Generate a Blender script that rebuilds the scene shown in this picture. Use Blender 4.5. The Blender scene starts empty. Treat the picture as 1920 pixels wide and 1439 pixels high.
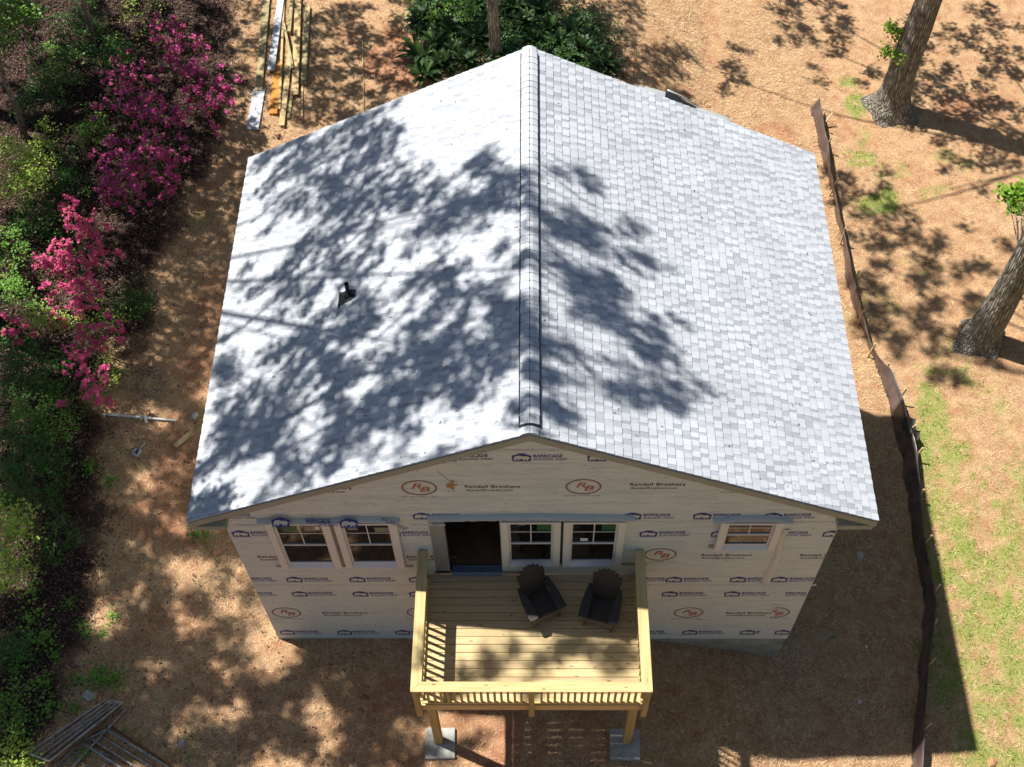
import bpy, bmesh, math, random
import numpy as np
from mathutils import Vector, Matrix, noise
random.seed(7); rng = np.random.default_rng(11)
SC = bpy.context.scene; COL = SC.collection

# ------------------------------------------------------------------ camera
CAM = np.array([0.0676, -8.7395, 22.2313])
CR = np.array([0.9998224, 0.00716416, -0.01743134])
CU = np.array([0.00357463, 0.83604918, 0.54864286])
CF = np.array([-0.01850403, 0.54860773, -0.83587509])
FPX = 2285.85
cd = bpy.data.cameras.new("camera"); cam = bpy.data.objects.new("camera", cd); COL.objects.link(cam)
cd.sensor_width = 36; cd.lens = FPX / 1920 * 36; cd.clip_start = 0.1; cd.clip_end = 800
m = Matrix.Identity(4)
for i in range(3):
    m[i][0] = CR[i]; m[i][1] = CU[i]; m[i][2] = -CF[i]; m[i][3] = CAM[i]
cam.matrix_world = m; SC.camera = cam

# ------------------------------------------------------------------ light
SUN = Vector((-0.475, 0.21, 1.0)).normalized()          # towards the sun
SKY_STRENGTH = 0.05; SUN_STRENGTH = 5.0; EXPOSURE = 0.66
w = bpy.data.worlds.new("World"); SC.world = w; w.use_nodes = True
nt = w.node_tree; nt.nodes.clear()
sky = nt.nodes.new("ShaderNodeTexSky"); sky.sky_type = 'NISHITA'; sky.sun_disc = False
sky.sun_elevation = math.asin(SUN.z); sky.sun_rotation = math.atan2(SUN.x, SUN.y)
bg = nt.nodes.new("ShaderNodeBackground"); bg.inputs[1].default_value = SKY_STRENGTH
out = nt.nodes.new("ShaderNodeOutputWorld")
nt.links.new(sky.outputs[0], bg.inputs[0]); nt.links.new(bg.outputs[0], out.inputs[0])
sl = bpy.data.lights.new("sun", 'SUN'); sl.energy = SUN_STRENGTH; sl.angle = math.radians(0.75); sl.color = (1, 0.95, 0.88)
so = bpy.data.objects.new("sun", sl); COL.objects.link(so)
so.rotation_euler = (-SUN).to_track_quat('-Z', 'Y').to_euler(); so.location = (-20, 10, 40)
SC.view_settings.view_transform = 'Standard'; SC.view_settings.look = 'None'
SC.view_settings.exposure = EXPOSURE; SC.view_settings.gamma = 1
SC.cycles.max_bounces = 6; SC.cycles.diffuse_bounces = 3

# ------------------------------------------------------------------ placing helpers
def ray(px, py):
    return CF * FPX + CR * (px - 960) - CU * (py - 719.5)
def onZ(px, py, z):
    d = ray(px, py); return CAM + d * ((z - CAM[2]) / d[2])
def onY(px, py, y=0.0):
    d = ray(px, py); return CAM + d * ((y - CAM[1]) / d[1])
def sstep(a, b, v):
    t = min(1, max(0, (v - a) / (b - a))); return t * t * (3 - 2 * t)
def gz(x, y):                                            # height of the ground
    if x < -4.9: z = 0.10 * (-4.9 - x) * min(1, max(.2, (y + 4) / 10))
    elif x < 1.5: z = 0
    elif x < 4.88: z = -1.05 * ((x - 1.5) / 3.38) ** 1.5
    else: z = -1.05 - 0.62 * sstep(4.0, 9.0, x) + 0.62 * sstep(4.0, 9.0, 4.88)
    n = noise.noise(Vector((x * .45, y * .45, 0))) * 0.05 + noise.noise(Vector((x * 2.1, y * 2.1, 5))) * 0.018
    return z + n
def gp(px, py, dz=0.0):                                  # point of the ground at a place of the picture
    z = 0.0
    for _ in range(14):
        p = onZ(px, py, z + dz); z = .5 * z + .5 * gz(p[0], p[1])
    p = onZ(px, py, z + dz); return Vector((p[0], p[1], z))

# ------------------------------------------------------------------ object helpers
def setp(o, label=None, cat=None, group=None, kind=None):
    if label: o['label'] = label
    if cat: o['category'] = cat
    if group: o['group'] = group
    if kind: o['kind'] = kind
    return o
def empty(name, loc, rz=0, **k):
    o = bpy.data.objects.new(name, None); o.empty_display_size = .2; COL.objects.link(o)
    o.location = loc; o.rotation_euler = (0, 0, rz); return setp(o, **k)
def link(name, me, mats, parent=None):
    o = bpy.data.objects.new(name, me); COL.objects.link(o)
    if not isinstance(mats, (list, tuple)): mats = [mats]
    if len(me.materials) == 0:
        for mt in mats: me.materials.append(mt)
    if parent: o.parent = parent
    return o
def copy_tree(o, parent=None):
    c = o.copy(); COL.objects.link(c); c.parent = parent
    for ch in list(o.children): copy_tree(ch, c)
    return c
class MB:
    def __init__(s): s.v = []; s.f = []; s.mi = []; s.sm = []
    def add(s, vs, fs, mi=0, smooth=False):
        b = len(s.v); s.v += [tuple(v) for v in vs]
        for f in fs: s.f.append([b + i for i in f]); s.mi.append(mi); s.sm.append(smooth)
    def box(s, a, b, mi=0, M=None):
        x0, y0, z0 = a; x1, y1, z1 = b
        vs = [Vector(p) for p in ((x0,y0,z0),(x1,y0,z0),(x1,y1,z0),(x0,y1,z0),(x0,y0,z1),(x1,y0,z1),(x1,y1,z1),(x0,y1,z1))]
        if M: vs = [M @ v for v in vs]
        s.add(vs, [(0,3,2,1),(4,5,6,7),(0,1,5,4),(1,2,6,5),(2,3,7,6),(3,0,4,7)], mi)
    def bar(s, p, q, wd, th, up=(0,0,1), mi=0):
        p = Vector(p); q = Vector(q); d = q - p; L = d.length; d.normalize(); u = Vector(up)
        sd = d.cross(u).normalized(); u = sd.cross(d)
        M = Matrix((( d.x, sd.x, u.x, p.x),(d.y, sd.y, u.y, p.y),(d.z, sd.z, u.z, p.z),(0,0,0,1)))
        s.box((0,-wd/2,-th/2),(L,wd/2,th/2), mi, M)
    def tube(s, pts, rs, n=8, mi=0, cap=True, jit=0.0):
        pts = [Vector(p) for p in pts]; b = len(s.v); prev = None
        if not isinstance(rs, (list, tuple)): rs = [rs] * len(pts)
        for i, p in enumerate(pts):
            d = (pts[min(i+1, len(pts)-1)] - pts[max(i-1, 0)]).normalized()
            a = prev if prev else (Vector((1,0,0)) if abs(d.x) < .8 else Vector((0,1,0)))
            a = (a - d * a.dot(d)).normalized(); prev = a; c = d.cross(a)
            for k in range(n):
                t = 2*math.pi*k/n; r = rs[i] * (1 + jit * random.uniform(-1, 1))
                s.v.append(tuple(p + a*math.cos(t)*r + c*math.sin(t)*r))
        for i in range(len(pts)-1):
            for k in range(n):
                k2 = (k+1) % n
                s.f.append([b+i*n+k, b+i*n+k2, b+(i+1)*n+k2, b+(i+1)*n+k]); s.mi.append(mi); s.sm.append(True)
        if cap:
            s.f.append([b+k for k in range(n)][::-1]); s.mi.append(mi); s.sm.append(False)
            e = b+(len(pts)-1)*n; s.f.append([e+k for k in range(n)]); s.mi.append(mi); s.sm.append(False)
    def mesh(s, name):
        me = bpy.data.meshes.new(name); me.from_pydata(s.v, [], s.f)
        me.polygons.foreach_set('material_index', s.mi); me.polygons.foreach_set('use_smooth', s.sm); me.update(); return me
    def build(s, name, mats, parent=None, bevel=0):
        o = link(name, s.mesh(name), mats, parent)
        if bevel:
            md = o.modifiers.new('bevel', 'BEVEL'); md.width = bevel; md.segments = 2; md.limit_method = 'ANGLE'
        return o
def np_mesh(name, V, nper, mats, parent=None):            # many separate n-gons at once
    V = np.asarray(V, np.float32).reshape(-1, 3); nf = len(V) // nper
    me = bpy.data.meshes.new(name)
    me.vertices.add(len(V)); me.vertices.foreach_set('co', V.ravel())
    me.loops.add(len(V)); me.loops.foreach_set('vertex_index', np.arange(len(V), dtype=np.int32))
    me.polygons.add(nf); me.polygons.foreach_set('loop_start', np.arange(0, len(V), nper, dtype=np.int32))
    me.polygons.foreach_set('loop_total', np.full(nf, nper, np.int32)); me.update()
    return link(name, me, mats, parent)
def unit(a): return a / np.maximum(1e-9, np.linalg.norm(a, axis=-1, keepdims=True))
def leaves(C, L, W, up=0.6, dirs=None):                   # kite shaped leaves, folded along the rib
    C = np.asarray(C); n = len(C); L = np.broadcast_to(L, n)[:, None]; W = np.broadcast_to(W, n)[:, None]
    d = rng.normal(size=(n, 3)) if dirs is None else dirs; d[:, 2] *= .5; d = unit(d)
    nr = rng.normal(size=(n, 3)); nr[:, 2] = np.abs(nr[:, 2]) + up * 2; nr = unit(nr)
    s = unit(np.cross(d, nr)); 
    return np.stack([C - d*L*.5, C - d*L*.05 + s*W*.5, C + d*L*.5, C - d*L*.05 - s*W*.5], 1)

# ------------------------------------------------------------------ materials
def mat(name, col, rough=.7, spec=.3, bump=0, bscale=20, var=0, vscale=3, metal=0, island=0, transl=0, coord='Object', vcol=None):
    m = bpy.data.materials.new(name); m.use_nodes = True; n = m.node_tree; N = n.nodes; Lk = n.links
    P = N['Principled BSDF']; P.inputs['Roughness'].default_value = rough
    P.inputs['Specular IOR Level'].default_value = spec; P.inputs['Metallic'].default_value = metal
    P.inputs['Base Color'].default_value = (*col, 1)
    tc = N.new('ShaderNodeTexCoord'); cs = None
    if var:
        nz = N.new('ShaderNodeTexNoise'); nz.inputs['Scale'].default_value = vscale; nz.inputs['Detail'].default_value = 8
        nz.inputs['Roughness'].default_value = .65
        Lk.new(tc.outputs[coord], nz.inputs['Vector'])
        r = N.new('ShaderNodeValToRGB'); v2 = vcol or tuple(c*(1-var) for c in col)
        r.color_ramp.elements[0].position = .35; r.color_ramp.elements[0].color = (*v2, 1)
        r.color_ramp.elements[1].position = .65; r.color_ramp.elements[1].color = (*[min(1, c*(1+var*.35)) for c in col], 1)
        Lk.new(nz.outputs[0], r.inputs[0]); cs = r.outputs[0]; Lk.new(cs, P.inputs['Base Color'])
    if island:
        g = N.new('ShaderNodeNewGeometry'); h = N.new('ShaderNodeHueSaturation')
        mr = N.new('ShaderNodeMapRange'); mr.inputs['To Min'].default_value = 1-island; mr.inputs['To Max'].default_value = 1+island
        Lk.new(g.outputs['Random Per Island'], mr.inputs[0]); Lk.new(mr.outputs[0], h.inputs['Value'])
        m2 = N.new('ShaderNodeMapRange'); m2.inputs['To Min'].default_value = .5-island*.06; m2.inputs['To Max'].default_value = .5+island*.06
        wn = N.new('ShaderNodeMath'); wn.operation = 'FRACT'; ml = N.new('ShaderNodeMath'); ml.operation = 'MULTIPLY'; ml.inputs[1].default_value = 17.3
        Lk.new(g.outputs['Random Per Island'], ml.inputs[0]); Lk.new(ml.outputs[0], wn.inputs[0]); Lk.new(wn.outputs[0], m2.inputs[0]); Lk.new(m2.outputs[0], h.inputs['Hue'])
        if cs: Lk.new(cs, h.inputs['Color'])
        else: h.inputs['Color'].default_value = (*col, 1)
        cs = h.outputs[0]; Lk.new(cs, P.inputs['Base Color'])
    if bump:
        nb = N.new('ShaderNodeTexNoise'); nb.inputs['Scale'].default_value = bscale; nb.inputs['Detail'].default_value = 6
        Lk.new(tc.outputs[coord], nb.inputs['Vector']); b = N.new('ShaderNodeBump'); b.inputs['Strength'].default_value = bump
        b.inputs['Distance'].default_value = .02; Lk.new(nb.outputs[0], b.inputs['Height']); Lk.new(b.outputs[0], P.inputs['Normal'])
    if transl:
        t = N.new('ShaderNodeBsdfTranslucent'); mx = N.new('ShaderNodeMixShader'); mx.inputs[0].default_value = transl
        if cs: Lk.new(cs, t.inputs[0])
        else: t.inputs[0].default_value = (*col, 1)
        Lk.new(P.outputs[0], mx.inputs[1]); Lk.new(t.outputs[0], mx.inputs[2]); Lk.new(mx.outputs[0], N['Material Output'].inputs[0])
    return m
def wood(name, col, dark, axis=0, knots=True, island=.12):
    m = mat(name, col, rough=.75, spec=.2, island=island); N = m.node_tree.nodes; Lk = m.node_tree.links
    tc = N.new('ShaderNodeTexCoord'); mp = N.new('ShaderNodeMapping'); sc = [26, 26, 26]; sc[axis] = 1.3
    mp.inputs['Scale'].default_value = sc; Lk.new(tc.outputs['Object'], mp.inputs[0])
    nz = N.new('ShaderNodeTexNoise'); nz.inputs['Detail'].default_value = 6; nz.inputs['Scale'].default_value = 1; Lk.new(mp.outputs[0], nz.inputs[0])
    r = N.new('ShaderNodeValToRGB'); r.color_ramp.elements[0].color = (*dark, 1); r.color_ramp.elements[0].position = .3
    r.color_ramp.elements[1].color = (*col, 1); r.color_ramp.elements[1].position = .62; Lk.new(nz.outputs[0], r.inputs[0])
    last = r.outputs[0]
    if knots:
        mp2 = N.new('ShaderNodeMapping'); s2 = [9, 9, 9]; s2[axis] = 3; mp2.inputs['Scale'].default_value = s2; Lk.new(tc.outputs['Object'], mp2.inputs[0])
        vo = N.new('ShaderNodeTexVoronoi'); vo.inputs['Scale'].default_value = 1; Lk.new(mp2.outputs[0], vo.inputs[0])
        r2 = N.new('ShaderNodeValToRGB'); r2.color_ramp.elements[0].position = .06; r2.color_ramp.elements[0].color = (.32, .22, .13, 1)
        r2.color_ramp.elements[1].position = .15; r2.color_ramp.elements[1].color = (1, 1, 1, 1); Lk.new(vo.outputs[0], r2.inputs[0])
        mx = N.new('ShaderNodeMix'); mx.data_type = 'RGBA'; mx.blend_type = 'MULTIPLY'; mx.inputs[0].default_value = .8
        Lk.new(last, mx.inputs[6]); Lk.new(r2.outputs[0], mx.inputs[7]); last = mx.outputs[2]
    hs = [x for x in N if x.type == 'HUE_SAT'][0]; Lk.new(last, hs.inputs['Color'])
    return m

M_leafcast = mat('canopy_leaf', (.09, .17, .03), rough=.5, island=.35, transl=.3)
M_bark = mat('bark', (.44, .40, .34), rough=.95, var=.55, vscale=5, bump=1, bscale=14)
M_wrap = mat('house_wrap', (.645, .725, .70), rough=.42, spec=.35, var=.05, vscale=1.2, bump=.0)
M_trim = mat('white_trim', (.72, .72, .66), rough=.45)
M_sill = mat('sill_vinyl', (.62, .68, .74), rough=.25, spec=.5)
M_glass = mat('window_glass', (.010, .010, .012), rough=.02, spec=.75)
M_blue = mat('blue_ink', (.028, .04, .23), rough=.6)
M_black = mat('dark_ink', (.07, .07, .07), rough=.6)
M_red = mat('red_ink', (.42, .12, .06), rough=.6)
M_white = mat('white_plastic', (.78, .78, .76), rough=.4, var=.1, vscale=8)
M_fascia = mat('fascia_board', (.33, .35, .28), rough=.6, var=.12, vscale=4)
M_drip = mat('drip_edge', (.75, .76, .76), rough=.4)
M_conc = mat('concrete', (.42, .42, .38), rough=.9, var=.3, vscale=5, bump=.5, bscale=40)
M_found = mat('foundation_concrete', (.34, .35, .30), rough=.9, var=.3, vscale=2.5, bump=.4, bscale=25)
M_tape = mat('flashing_tape', (.30, .32, .32), rough=.35, var=.45, vscale=45, spec=.6)
M_bluetape = mat('sill_tape', (.20, .27, .36), rough=.35, var=.5, vscale=38, spec=.6)
M_osb = mat('header_wood', (.55, .32, .12), rough=.8, var=.4, vscale=12)
M_deck = wood('deck_wood', (.58, .45, .25), (.45, .335, .17), 0, island=.14)
M_rail = wood('rail_wood', (.58, .475, .225), (.44, .345, .15), 0)
M_railY = wood('side_rail_wood', (.58, .475, .225), (.44, .345, .15), 1)
M_post = wood('post_wood', (.44, .37, .17), (.32, .26, .10), 2)
M_chair = mat('chair_plastic', (.045, .038, .034), rough=.55, var=.2, vscale=12, spec=.4)
M_chairleg = mat('chair_leg_plastic', (.12, .095, .08), rough=.6, var=.2, vscale=10)
M_blackpl = mat('black_plastic', (.02, .022, .022), rough=.6)
M_ventnet = mat('ridge_vent_plastic', (.02, .03, .03), rough=.8)
M_metal = mat('galvanized_metal', (.50, .52, .55), rough=.5, metal=.35, var=.2, vscale=6)
M_frame = mat('grey_tube', (.40, .42, .42), rough=.5, metal=.3, var=.35, vscale=6, vcol=(.20, .20, .20))
M_rust = mat('rusty_tube', (.24, .13, .08), rough=.8, metal=.3, var=.5, vscale=9)
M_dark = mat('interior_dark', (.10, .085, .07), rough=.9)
M_subfloor = mat('subfloor', (.22, .12, .06), rough=.8, var=.3, vscale=4)

# shingles
M_sh = bpy.data.materials.new('shingles'); M_sh.use_nodes = True
n_ = M_sh.node_tree; N = n_.nodes; Lk = n_.links; P = N['Principled BSDF']; P.inputs['Roughness'].default_value = .9; P.inputs['Specular IOR Level'].default_value = .15
at = N.new('ShaderNodeAttribute'); at.attribute_name = 'tone'
r = N.new('ShaderNodeValToRGB'); r.color_ramp.elements[0].color = (.17, .19, .22, 1); r.color_ramp.elements[1].color = (.49, .52, .56, 1)
Lk.new(at.outputs['Fac'], r.inputs[0])
tc = N.new('ShaderNodeTexCoord'); nz = N.new('ShaderNodeTexNoise'); nz.inputs['Scale'].default_value = 90; nz.inputs['Detail'].default_value = 4; Lk.new(tc.outputs['Object'], nz.inputs[0])
nz2 = N.new('ShaderNodeTexNoise'); nz2.inputs['Scale'].default_value = 1.3; nz2.inputs['Detail'].default_value = 5; Lk.new(tc.outputs['Object'], nz2.inputs[0])
ad = N.new('ShaderNodeMath'); ad.operation = 'ADD'; Lk.new(nz.outputs[0], ad.inputs[0]); Lk.new(nz2.outputs[0], ad.inputs[1])
r2 = N.new('ShaderNodeMapRange'); r2.inputs['From Min'].default_value = .5; r2.inputs['From Max'].default_value = 1.5; r2.inputs['To Min'].default_value = .78; r2.inputs['To Max'].default_value = 1.2
Lk.new(ad.outputs[0], r2.inputs[0]); mx = N.new('ShaderNodeMix'); mx.data_type = 'RGBA'; mx.blend_type = 'MULTIPLY'; mx.inputs[0].default_value = 1
Lk.new(r.outputs[0], mx.inputs[6]); Lk.new(r2.outputs[0], mx.inputs[7]); Lk.new(mx.outputs[2], P.inputs['Base Color'])

# ------------------------------------------------------------------ GROUND
forest_px = [(-200,1700),(40,1439),(130,1290),(165,1180),(185,1050),(185,900),(200,760),(240,640),(300,560),(310,470),(350,380),(400,290),(430,180),(440,60),(430,0),(440,-200)]
FB = sorted([(gp(a, b)[1], gp(a, b)[0]) for a, b in forest_px])
FBy = [a for a, b in FB]; FBx = [b for a, b in FB]
# green patches: px, py, rx, ry, strength
green_px = [(1590,155,30,18,.9),(1605,200,26,45,.9),(1615,260,22,30,.7),(1600,300,45,26,.8),(1620,300,30,25,.8),(1770,290,30,18,.7),(1810,310,20,25,.6),(1670,320,60,25,.4),(1750,355,35,15,.6),(1740,375,25,15,.5),
 (1640,385,55,28,1),(1665,370,30,30,1),(1700,380,15,12,.6),(1600,450,20,12,.3),(1650,470,30,15,.3),(1730,500,60,30,.35),(1650,590,80,50,.35),(1770,680,60,40,.5),(1830,720,70,30,.5),(1770,660,30,30,.5),(1745,770,38,60,.95),(1755,850,60,60,.85),
 (1740,900,30,40,.7),(1770,960,45,50,.85),(1840,850,70,50,.4),(1860,770,60,50,.35),(1760,1050,30,60,.8),(1810,1050,60,80,.6),(1880,1100,70,80,.85),(1850,1130,80,60,.85),(1880,1200,60,60,.8),(1800,1200,50,60,.6),(1790,1300,40,60,.7),
 (1760,1250,30,80,.75),(1850,1270,60,60,.7),(1870,1330,60,60,.8),(1900,1390,50,60,.8),(1840,1430,60,30,.8),(1700,1340,25,30,.5),(1690,1390,20,20,.3),(1720,1200,20,50,.5),(1900,950,40,60,.4),(1780,700,40,20,.4),
 (380,410,22,26,.6),(420,340,20,20,.3),(640,1130,10,10,0.01),(240,1400,50,30,.5),(330,1400,45,35,.5),(240,1250,40,30,.25),(120,1220,40,20,.4)]
GR = [(gp(a, b), c / 96., d / 80., s) for a, b, c, d, s in green_px]
clay_px = [(330,960,90,90,.75),(300,1200,110,70,.45),(420,1290,90,60,.4),(380,640,50,160,.6),(350,860,60,60,.7),(650,60,50,60,.35),(700,120,30,60,.8),(1150,150,40,60,.7),(742,110,50,90,1.6),(765,150,45,35,1.4),(1180,165,30,22,.9),(1230,90,50,60,.4),(1450,250,60,30,.7),(1340,20,60,30,.3),(1500,300,40,30,.6),(1570,240,40,60,.35),(1800,210,70,50,.6),(1700,90,60,60,.4),(1850,200,60,60,.5),(400,960,30,30,.6),
 (300,810,70,40,.5),(230,930,40,30,.5),(240,1000,70,60,.35),(430,1010,40,30,.8),(900,1370,90,60,.6),(740,1320,60,50,.6),(700,1420,90,40,.5),(1060,1400,100,60,.35),(1250,1350,80,60,.4),(360,780,30,20,.7),(390,360,30,60,.5),(1900,480,30,60,.3),(300,1130,90,120,.15),(540,1400,80,40,.3)]
CL = [(gp(a, b), c / 96., d / 80., s) for a, b, c, d, s in clay_px]
def fbm(x, y, s, o=0): 
    return noise.fractal(Vector((x*s, y*s, o)), 1.0, 2.0, 4)
def ell(lst, x, y):
    v = 0
    for p, a, b, s in lst:
        q = ((x-p.x)/a)**2 + ((y-p.y)/b)**2
        if q < 2.2: v = max(v, s * max(0, min(1, 1.6 - q)))
    return v
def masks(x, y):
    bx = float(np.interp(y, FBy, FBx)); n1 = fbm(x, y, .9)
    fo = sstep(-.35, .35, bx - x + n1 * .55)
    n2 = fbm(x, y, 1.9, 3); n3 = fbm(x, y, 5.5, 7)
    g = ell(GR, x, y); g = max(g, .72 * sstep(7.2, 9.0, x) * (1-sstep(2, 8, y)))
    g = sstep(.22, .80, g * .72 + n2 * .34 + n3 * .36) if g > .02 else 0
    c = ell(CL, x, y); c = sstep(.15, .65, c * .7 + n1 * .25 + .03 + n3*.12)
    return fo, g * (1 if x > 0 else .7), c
gm = bpy.data.meshes.new('ground')
xs = np.concatenate([[-220,-120,-70,-40,-26,-20], np.arange(-17, 16.01, .11), [19,25,40,70,120,220]])
ys = np.concatenate([[-160,-80,-40,-20,-10,-6], np.arange(-3.5, 23.01, .11), [26,32,45,80,150,260]])
V = []; A = []
for yv in ys:
    for xv in xs:
        V.append((xv, yv, gz(xv, yv)))
        inside = -17 <= xv <= 16 and -4 <= yv <= 23
        fo, g, c = masks(xv, yv) if inside and yv > -2.75 else (1.0 if xv < -9 else 0, .5 if xv > 8 else 0, 1.0 if -9 < xv < 7 and yv < 0 else .2)  # unseen strip in front set to bare clay for red window reflections
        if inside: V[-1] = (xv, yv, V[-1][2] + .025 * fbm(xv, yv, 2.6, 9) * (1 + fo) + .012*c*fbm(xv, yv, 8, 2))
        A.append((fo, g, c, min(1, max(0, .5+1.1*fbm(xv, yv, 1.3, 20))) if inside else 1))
nx, ny = len(xs), len(ys)
F = [(j*nx+i, j*nx+i+1, (j+1)*nx+i+1, (j+1)*nx+i) for j in range(ny-1) for i in range(nx-1)]
gm.from_pydata(V, [], F); gm.polygons.foreach_set('use_smooth', [True]*len(F))
ca = gm.color_attributes.new('cover', 'FLOAT_COLOR', 'POINT'); ca.data.foreach_set('color', np.array(A, np.float32).ravel())
M_g = bpy.data.materials.new('earth'); M_g.use_nodes = True; nt = M_g.node_tree; N = nt.nodes; Lk = nt.links; P = N['Principled BSDF']
P.inputs['Roughness'].default_value = .95; P.inputs['Specular IOR Level'].default_value = .1
at = N.new('ShaderNodeAttribute'); at.attribute_name = 'cover'; sp = N.new('ShaderNodeSeparateColor'); Lk.new(at.outputs['Color'], sp.inputs[0])
tc = N.new('ShaderNodeTexCoord')
def NZ(scale, detail=6, rough=.6, dist=0):
    z = N.new('ShaderNodeTexNoise'); z.inputs['Scale'].default_value = scale; z.inputs['Detail'].default_value = detail
    z.inputs['Roughness'].default_value = rough; z.inputs['Distortion'].default_value = dist; Lk.new(tc.outputs['Object'], z.inputs[0]); return z
def RMP(src, stops):
    r = N.new('ShaderNodeValToRGB'); e = r.color_ramp.elements
    while len(e) < len(stops): e.new(.5)
    for k, (p, c) in enumerate(stops): e[k].position = p; e[k].color = (*c, 1)
    Lk.new(src, r.inputs[0]); return r
def MIX(f, a, b, bt='MIX'):
    x = N.new('ShaderNodeMix'); x.data_type = 'RGBA'; x.blend_type = bt
    if isinstance(f, (int, float)): x.inputs[0].default_value = f
    else: Lk.new(f, x.inputs[0])
    Lk.new(a, x.inputs[6]); Lk.new(b, x.inputs[7]); return x.outputs[2]
fine = NZ(24, 10, .75, .6); mid = NZ(3.2, 8, .65)
straw = RMP(fine.outputs[0], [(.30, (.13, .065, .03)), (.45, (.31, .17, .09)), (.58, (.53, .345, .19)), (.72, (.70, .51, .31))])  # dark stops put the straw's self-shadow into the colour
clay = RMP(mid.outputs[0], [(.3, (.25, .115, .06)), (.55, (.42, .215, .12)), (.75, (.52, .30, .18))])
soft = RMP(mid.outputs[0], [(.38, (.35, .17, .09)), (.62, (.60, .42, .24))])
base = MIX(.42, straw.outputs[0], soft.outputs[0])
base = MIX(sp.outputs[2], base, clay.outputs[0])
gr = RMP(NZ(30, 8, .7).outputs[0], [(.3, (.07, .14, .02)), (.55, (.22, .32, .06)), (.75, (.42, .44, .14))])
gf = N.new('ShaderNodeMath'); gf.operation = 'MULTIPLY'; gf.inputs[1].default_value = .75; Lk.new(sp.outputs[1], gf.inputs[0])
base = MIX(gf.outputs[0], base, gr.outputs[0])
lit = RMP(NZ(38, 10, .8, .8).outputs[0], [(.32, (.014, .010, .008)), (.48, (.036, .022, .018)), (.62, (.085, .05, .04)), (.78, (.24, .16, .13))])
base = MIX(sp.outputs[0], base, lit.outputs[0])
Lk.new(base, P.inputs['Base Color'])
bp = N.new('ShaderNodeBump'); bp.inputs['Strength'].default_value = .9; bp.inputs['Distance'].default_value = .035
Lk.new(fine.outputs[0], bp.inputs['Height']); Lk.new(bp.outputs[0], P.inputs['Normal'])
setp(link('ground', gm, M_g), kind='structure')

HX, ZE, ZR, YF, YB = 5.324, 5.375, 8.006, -0.199, 7.448      # roof half width, eave, ridge, front and back rake
W2, DEPTH = 4.877, 7.25
def under_house(x, y): return (np.abs(x) < W2-.05) & (y > .05) & (y < DEPTH-.05)
# ------------------------------------------------------------------ straw, grass, litter as stuff
gvec = np.vectorize(gz)
def scatter(n, x0, x1, y0, y1):
    x = rng.uniform(x0, x1, n); y = rng.uniform(y0, y1, n); k = ~under_house(x, y)
    P = np.stack([x[k], y[k]], 1); d = np.stack([P[:,0]-CAM[0], P[:,1]-CAM[1], -CAM[2]-.3+0*P[:,0]], 1); f = d @ CF
    u = np.abs(d @ CR) / f; v = (d @ CU) / f
    P = P[(u < .45) & (np.abs(v) < .345)]
    # drop what lies behind the house
    hid = (np.abs(P[:,0]) < 3.8) & (P[:,1] > .1) & (P[:,1] < 13.2)
    return P[~hid]
def lookup(Pts):
    i = np.clip(((Pts[:,0]+17)/.11).astype(int)+6, 0, nx-1); j = np.clip(((Pts[:,1]+3.5)/.11).astype(int)+6, 0, ny-1)
    AA = np.array(A).reshape(ny, nx, 4); VV = np.array(V).reshape(ny, nx, 3)
    return AA[j, i], VV[j, i, 2]
Ps = scatter(330000, -12, 13, -3, 21); cv, zz = lookup(Ps)
keep = (Ps[:,1] > -2.7+.2*rng.random(len(Ps))) & (rng.random(len(Ps)) > cv[:,0]*.97) & (rng.random(len(Ps)) > cv[:,2]*.75) & (rng.random(len(Ps)) > cv[:,1]*.5)
keep &= rng.random(len(Ps)) < .25+.9*cv[:,3]
keep &= ~((Ps[:,0] > 8.3) & (rng.random(len(Ps)) < .6))
Ps = Ps[keep]; zz = zz[keep]; n = len(Ps)
a = rng.uniform(0, math.pi*2, n); L = rng.uniform(.04, .13, n)[:,None]; Wd = rng.uniform(.003, .0055, n)[:,None]
d = np.stack([np.cos(a), np.sin(a), rng.normal(0, .18, n)], 1); s = np.stack([-np.sin(a), np.cos(a), 0*a], 1)
C = np.stack([Ps[:,0], Ps[:,1], zz + rng.uniform(.006, .035, n)], 1)
Q = np.stack([C-d*L/2-s*Wd/2, C+d*L/2-s*Wd/2, C+d*L/2+s*Wd/2, C-d*L/2+s*Wd/2], 1)
M_straw = mat('straw', (.68, .50, .29), rough=.6, island=.45, spec=.3)
setp(np_mesh('straw', Q, 4, M_straw), 'loose pale straw strewn over the red clay around the house', 'straw', kind='stuff')
# grass blades
Pg = scatter(420000, -12, 13.5, -3, 21); cv, zz = lookup(Pg)
keep = rng.random(len(Pg)) < np.clip(cv[:,1], 0, 1)*.85; Pg = Pg[keep]; zz = zz[keep]; n = len(Pg)
a = rng.uniform(0, math.pi*2, n); h = rng.uniform(.03, .09, n)[:,None]; Wd = rng.uniform(.004, .009, n)[:,None]
s = np.stack([-np.sin(a), np.cos(a), 0*a], 1); le = np.stack([np.cos(a), np.sin(a), 0*a], 1)*rng.uniform(.2, 1.1, n)[:,None]
C = np.stack([Pg[:,0], Pg[:,1], zz-.005], 1); up = np.array([0,0,1])
Q = np.stack([C-s*Wd, C+s*Wd, C+(up+le)*h], 1)
M_grass = mat('grass_blade', (.22, .35, .055), rough=.5, island=.4, transl=.35)
setp(np_mesh('grass', Q, 3, M_grass), 'short green grass growing in uneven patches right of the fabric fence', 'grass', kind='stuff')
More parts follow.
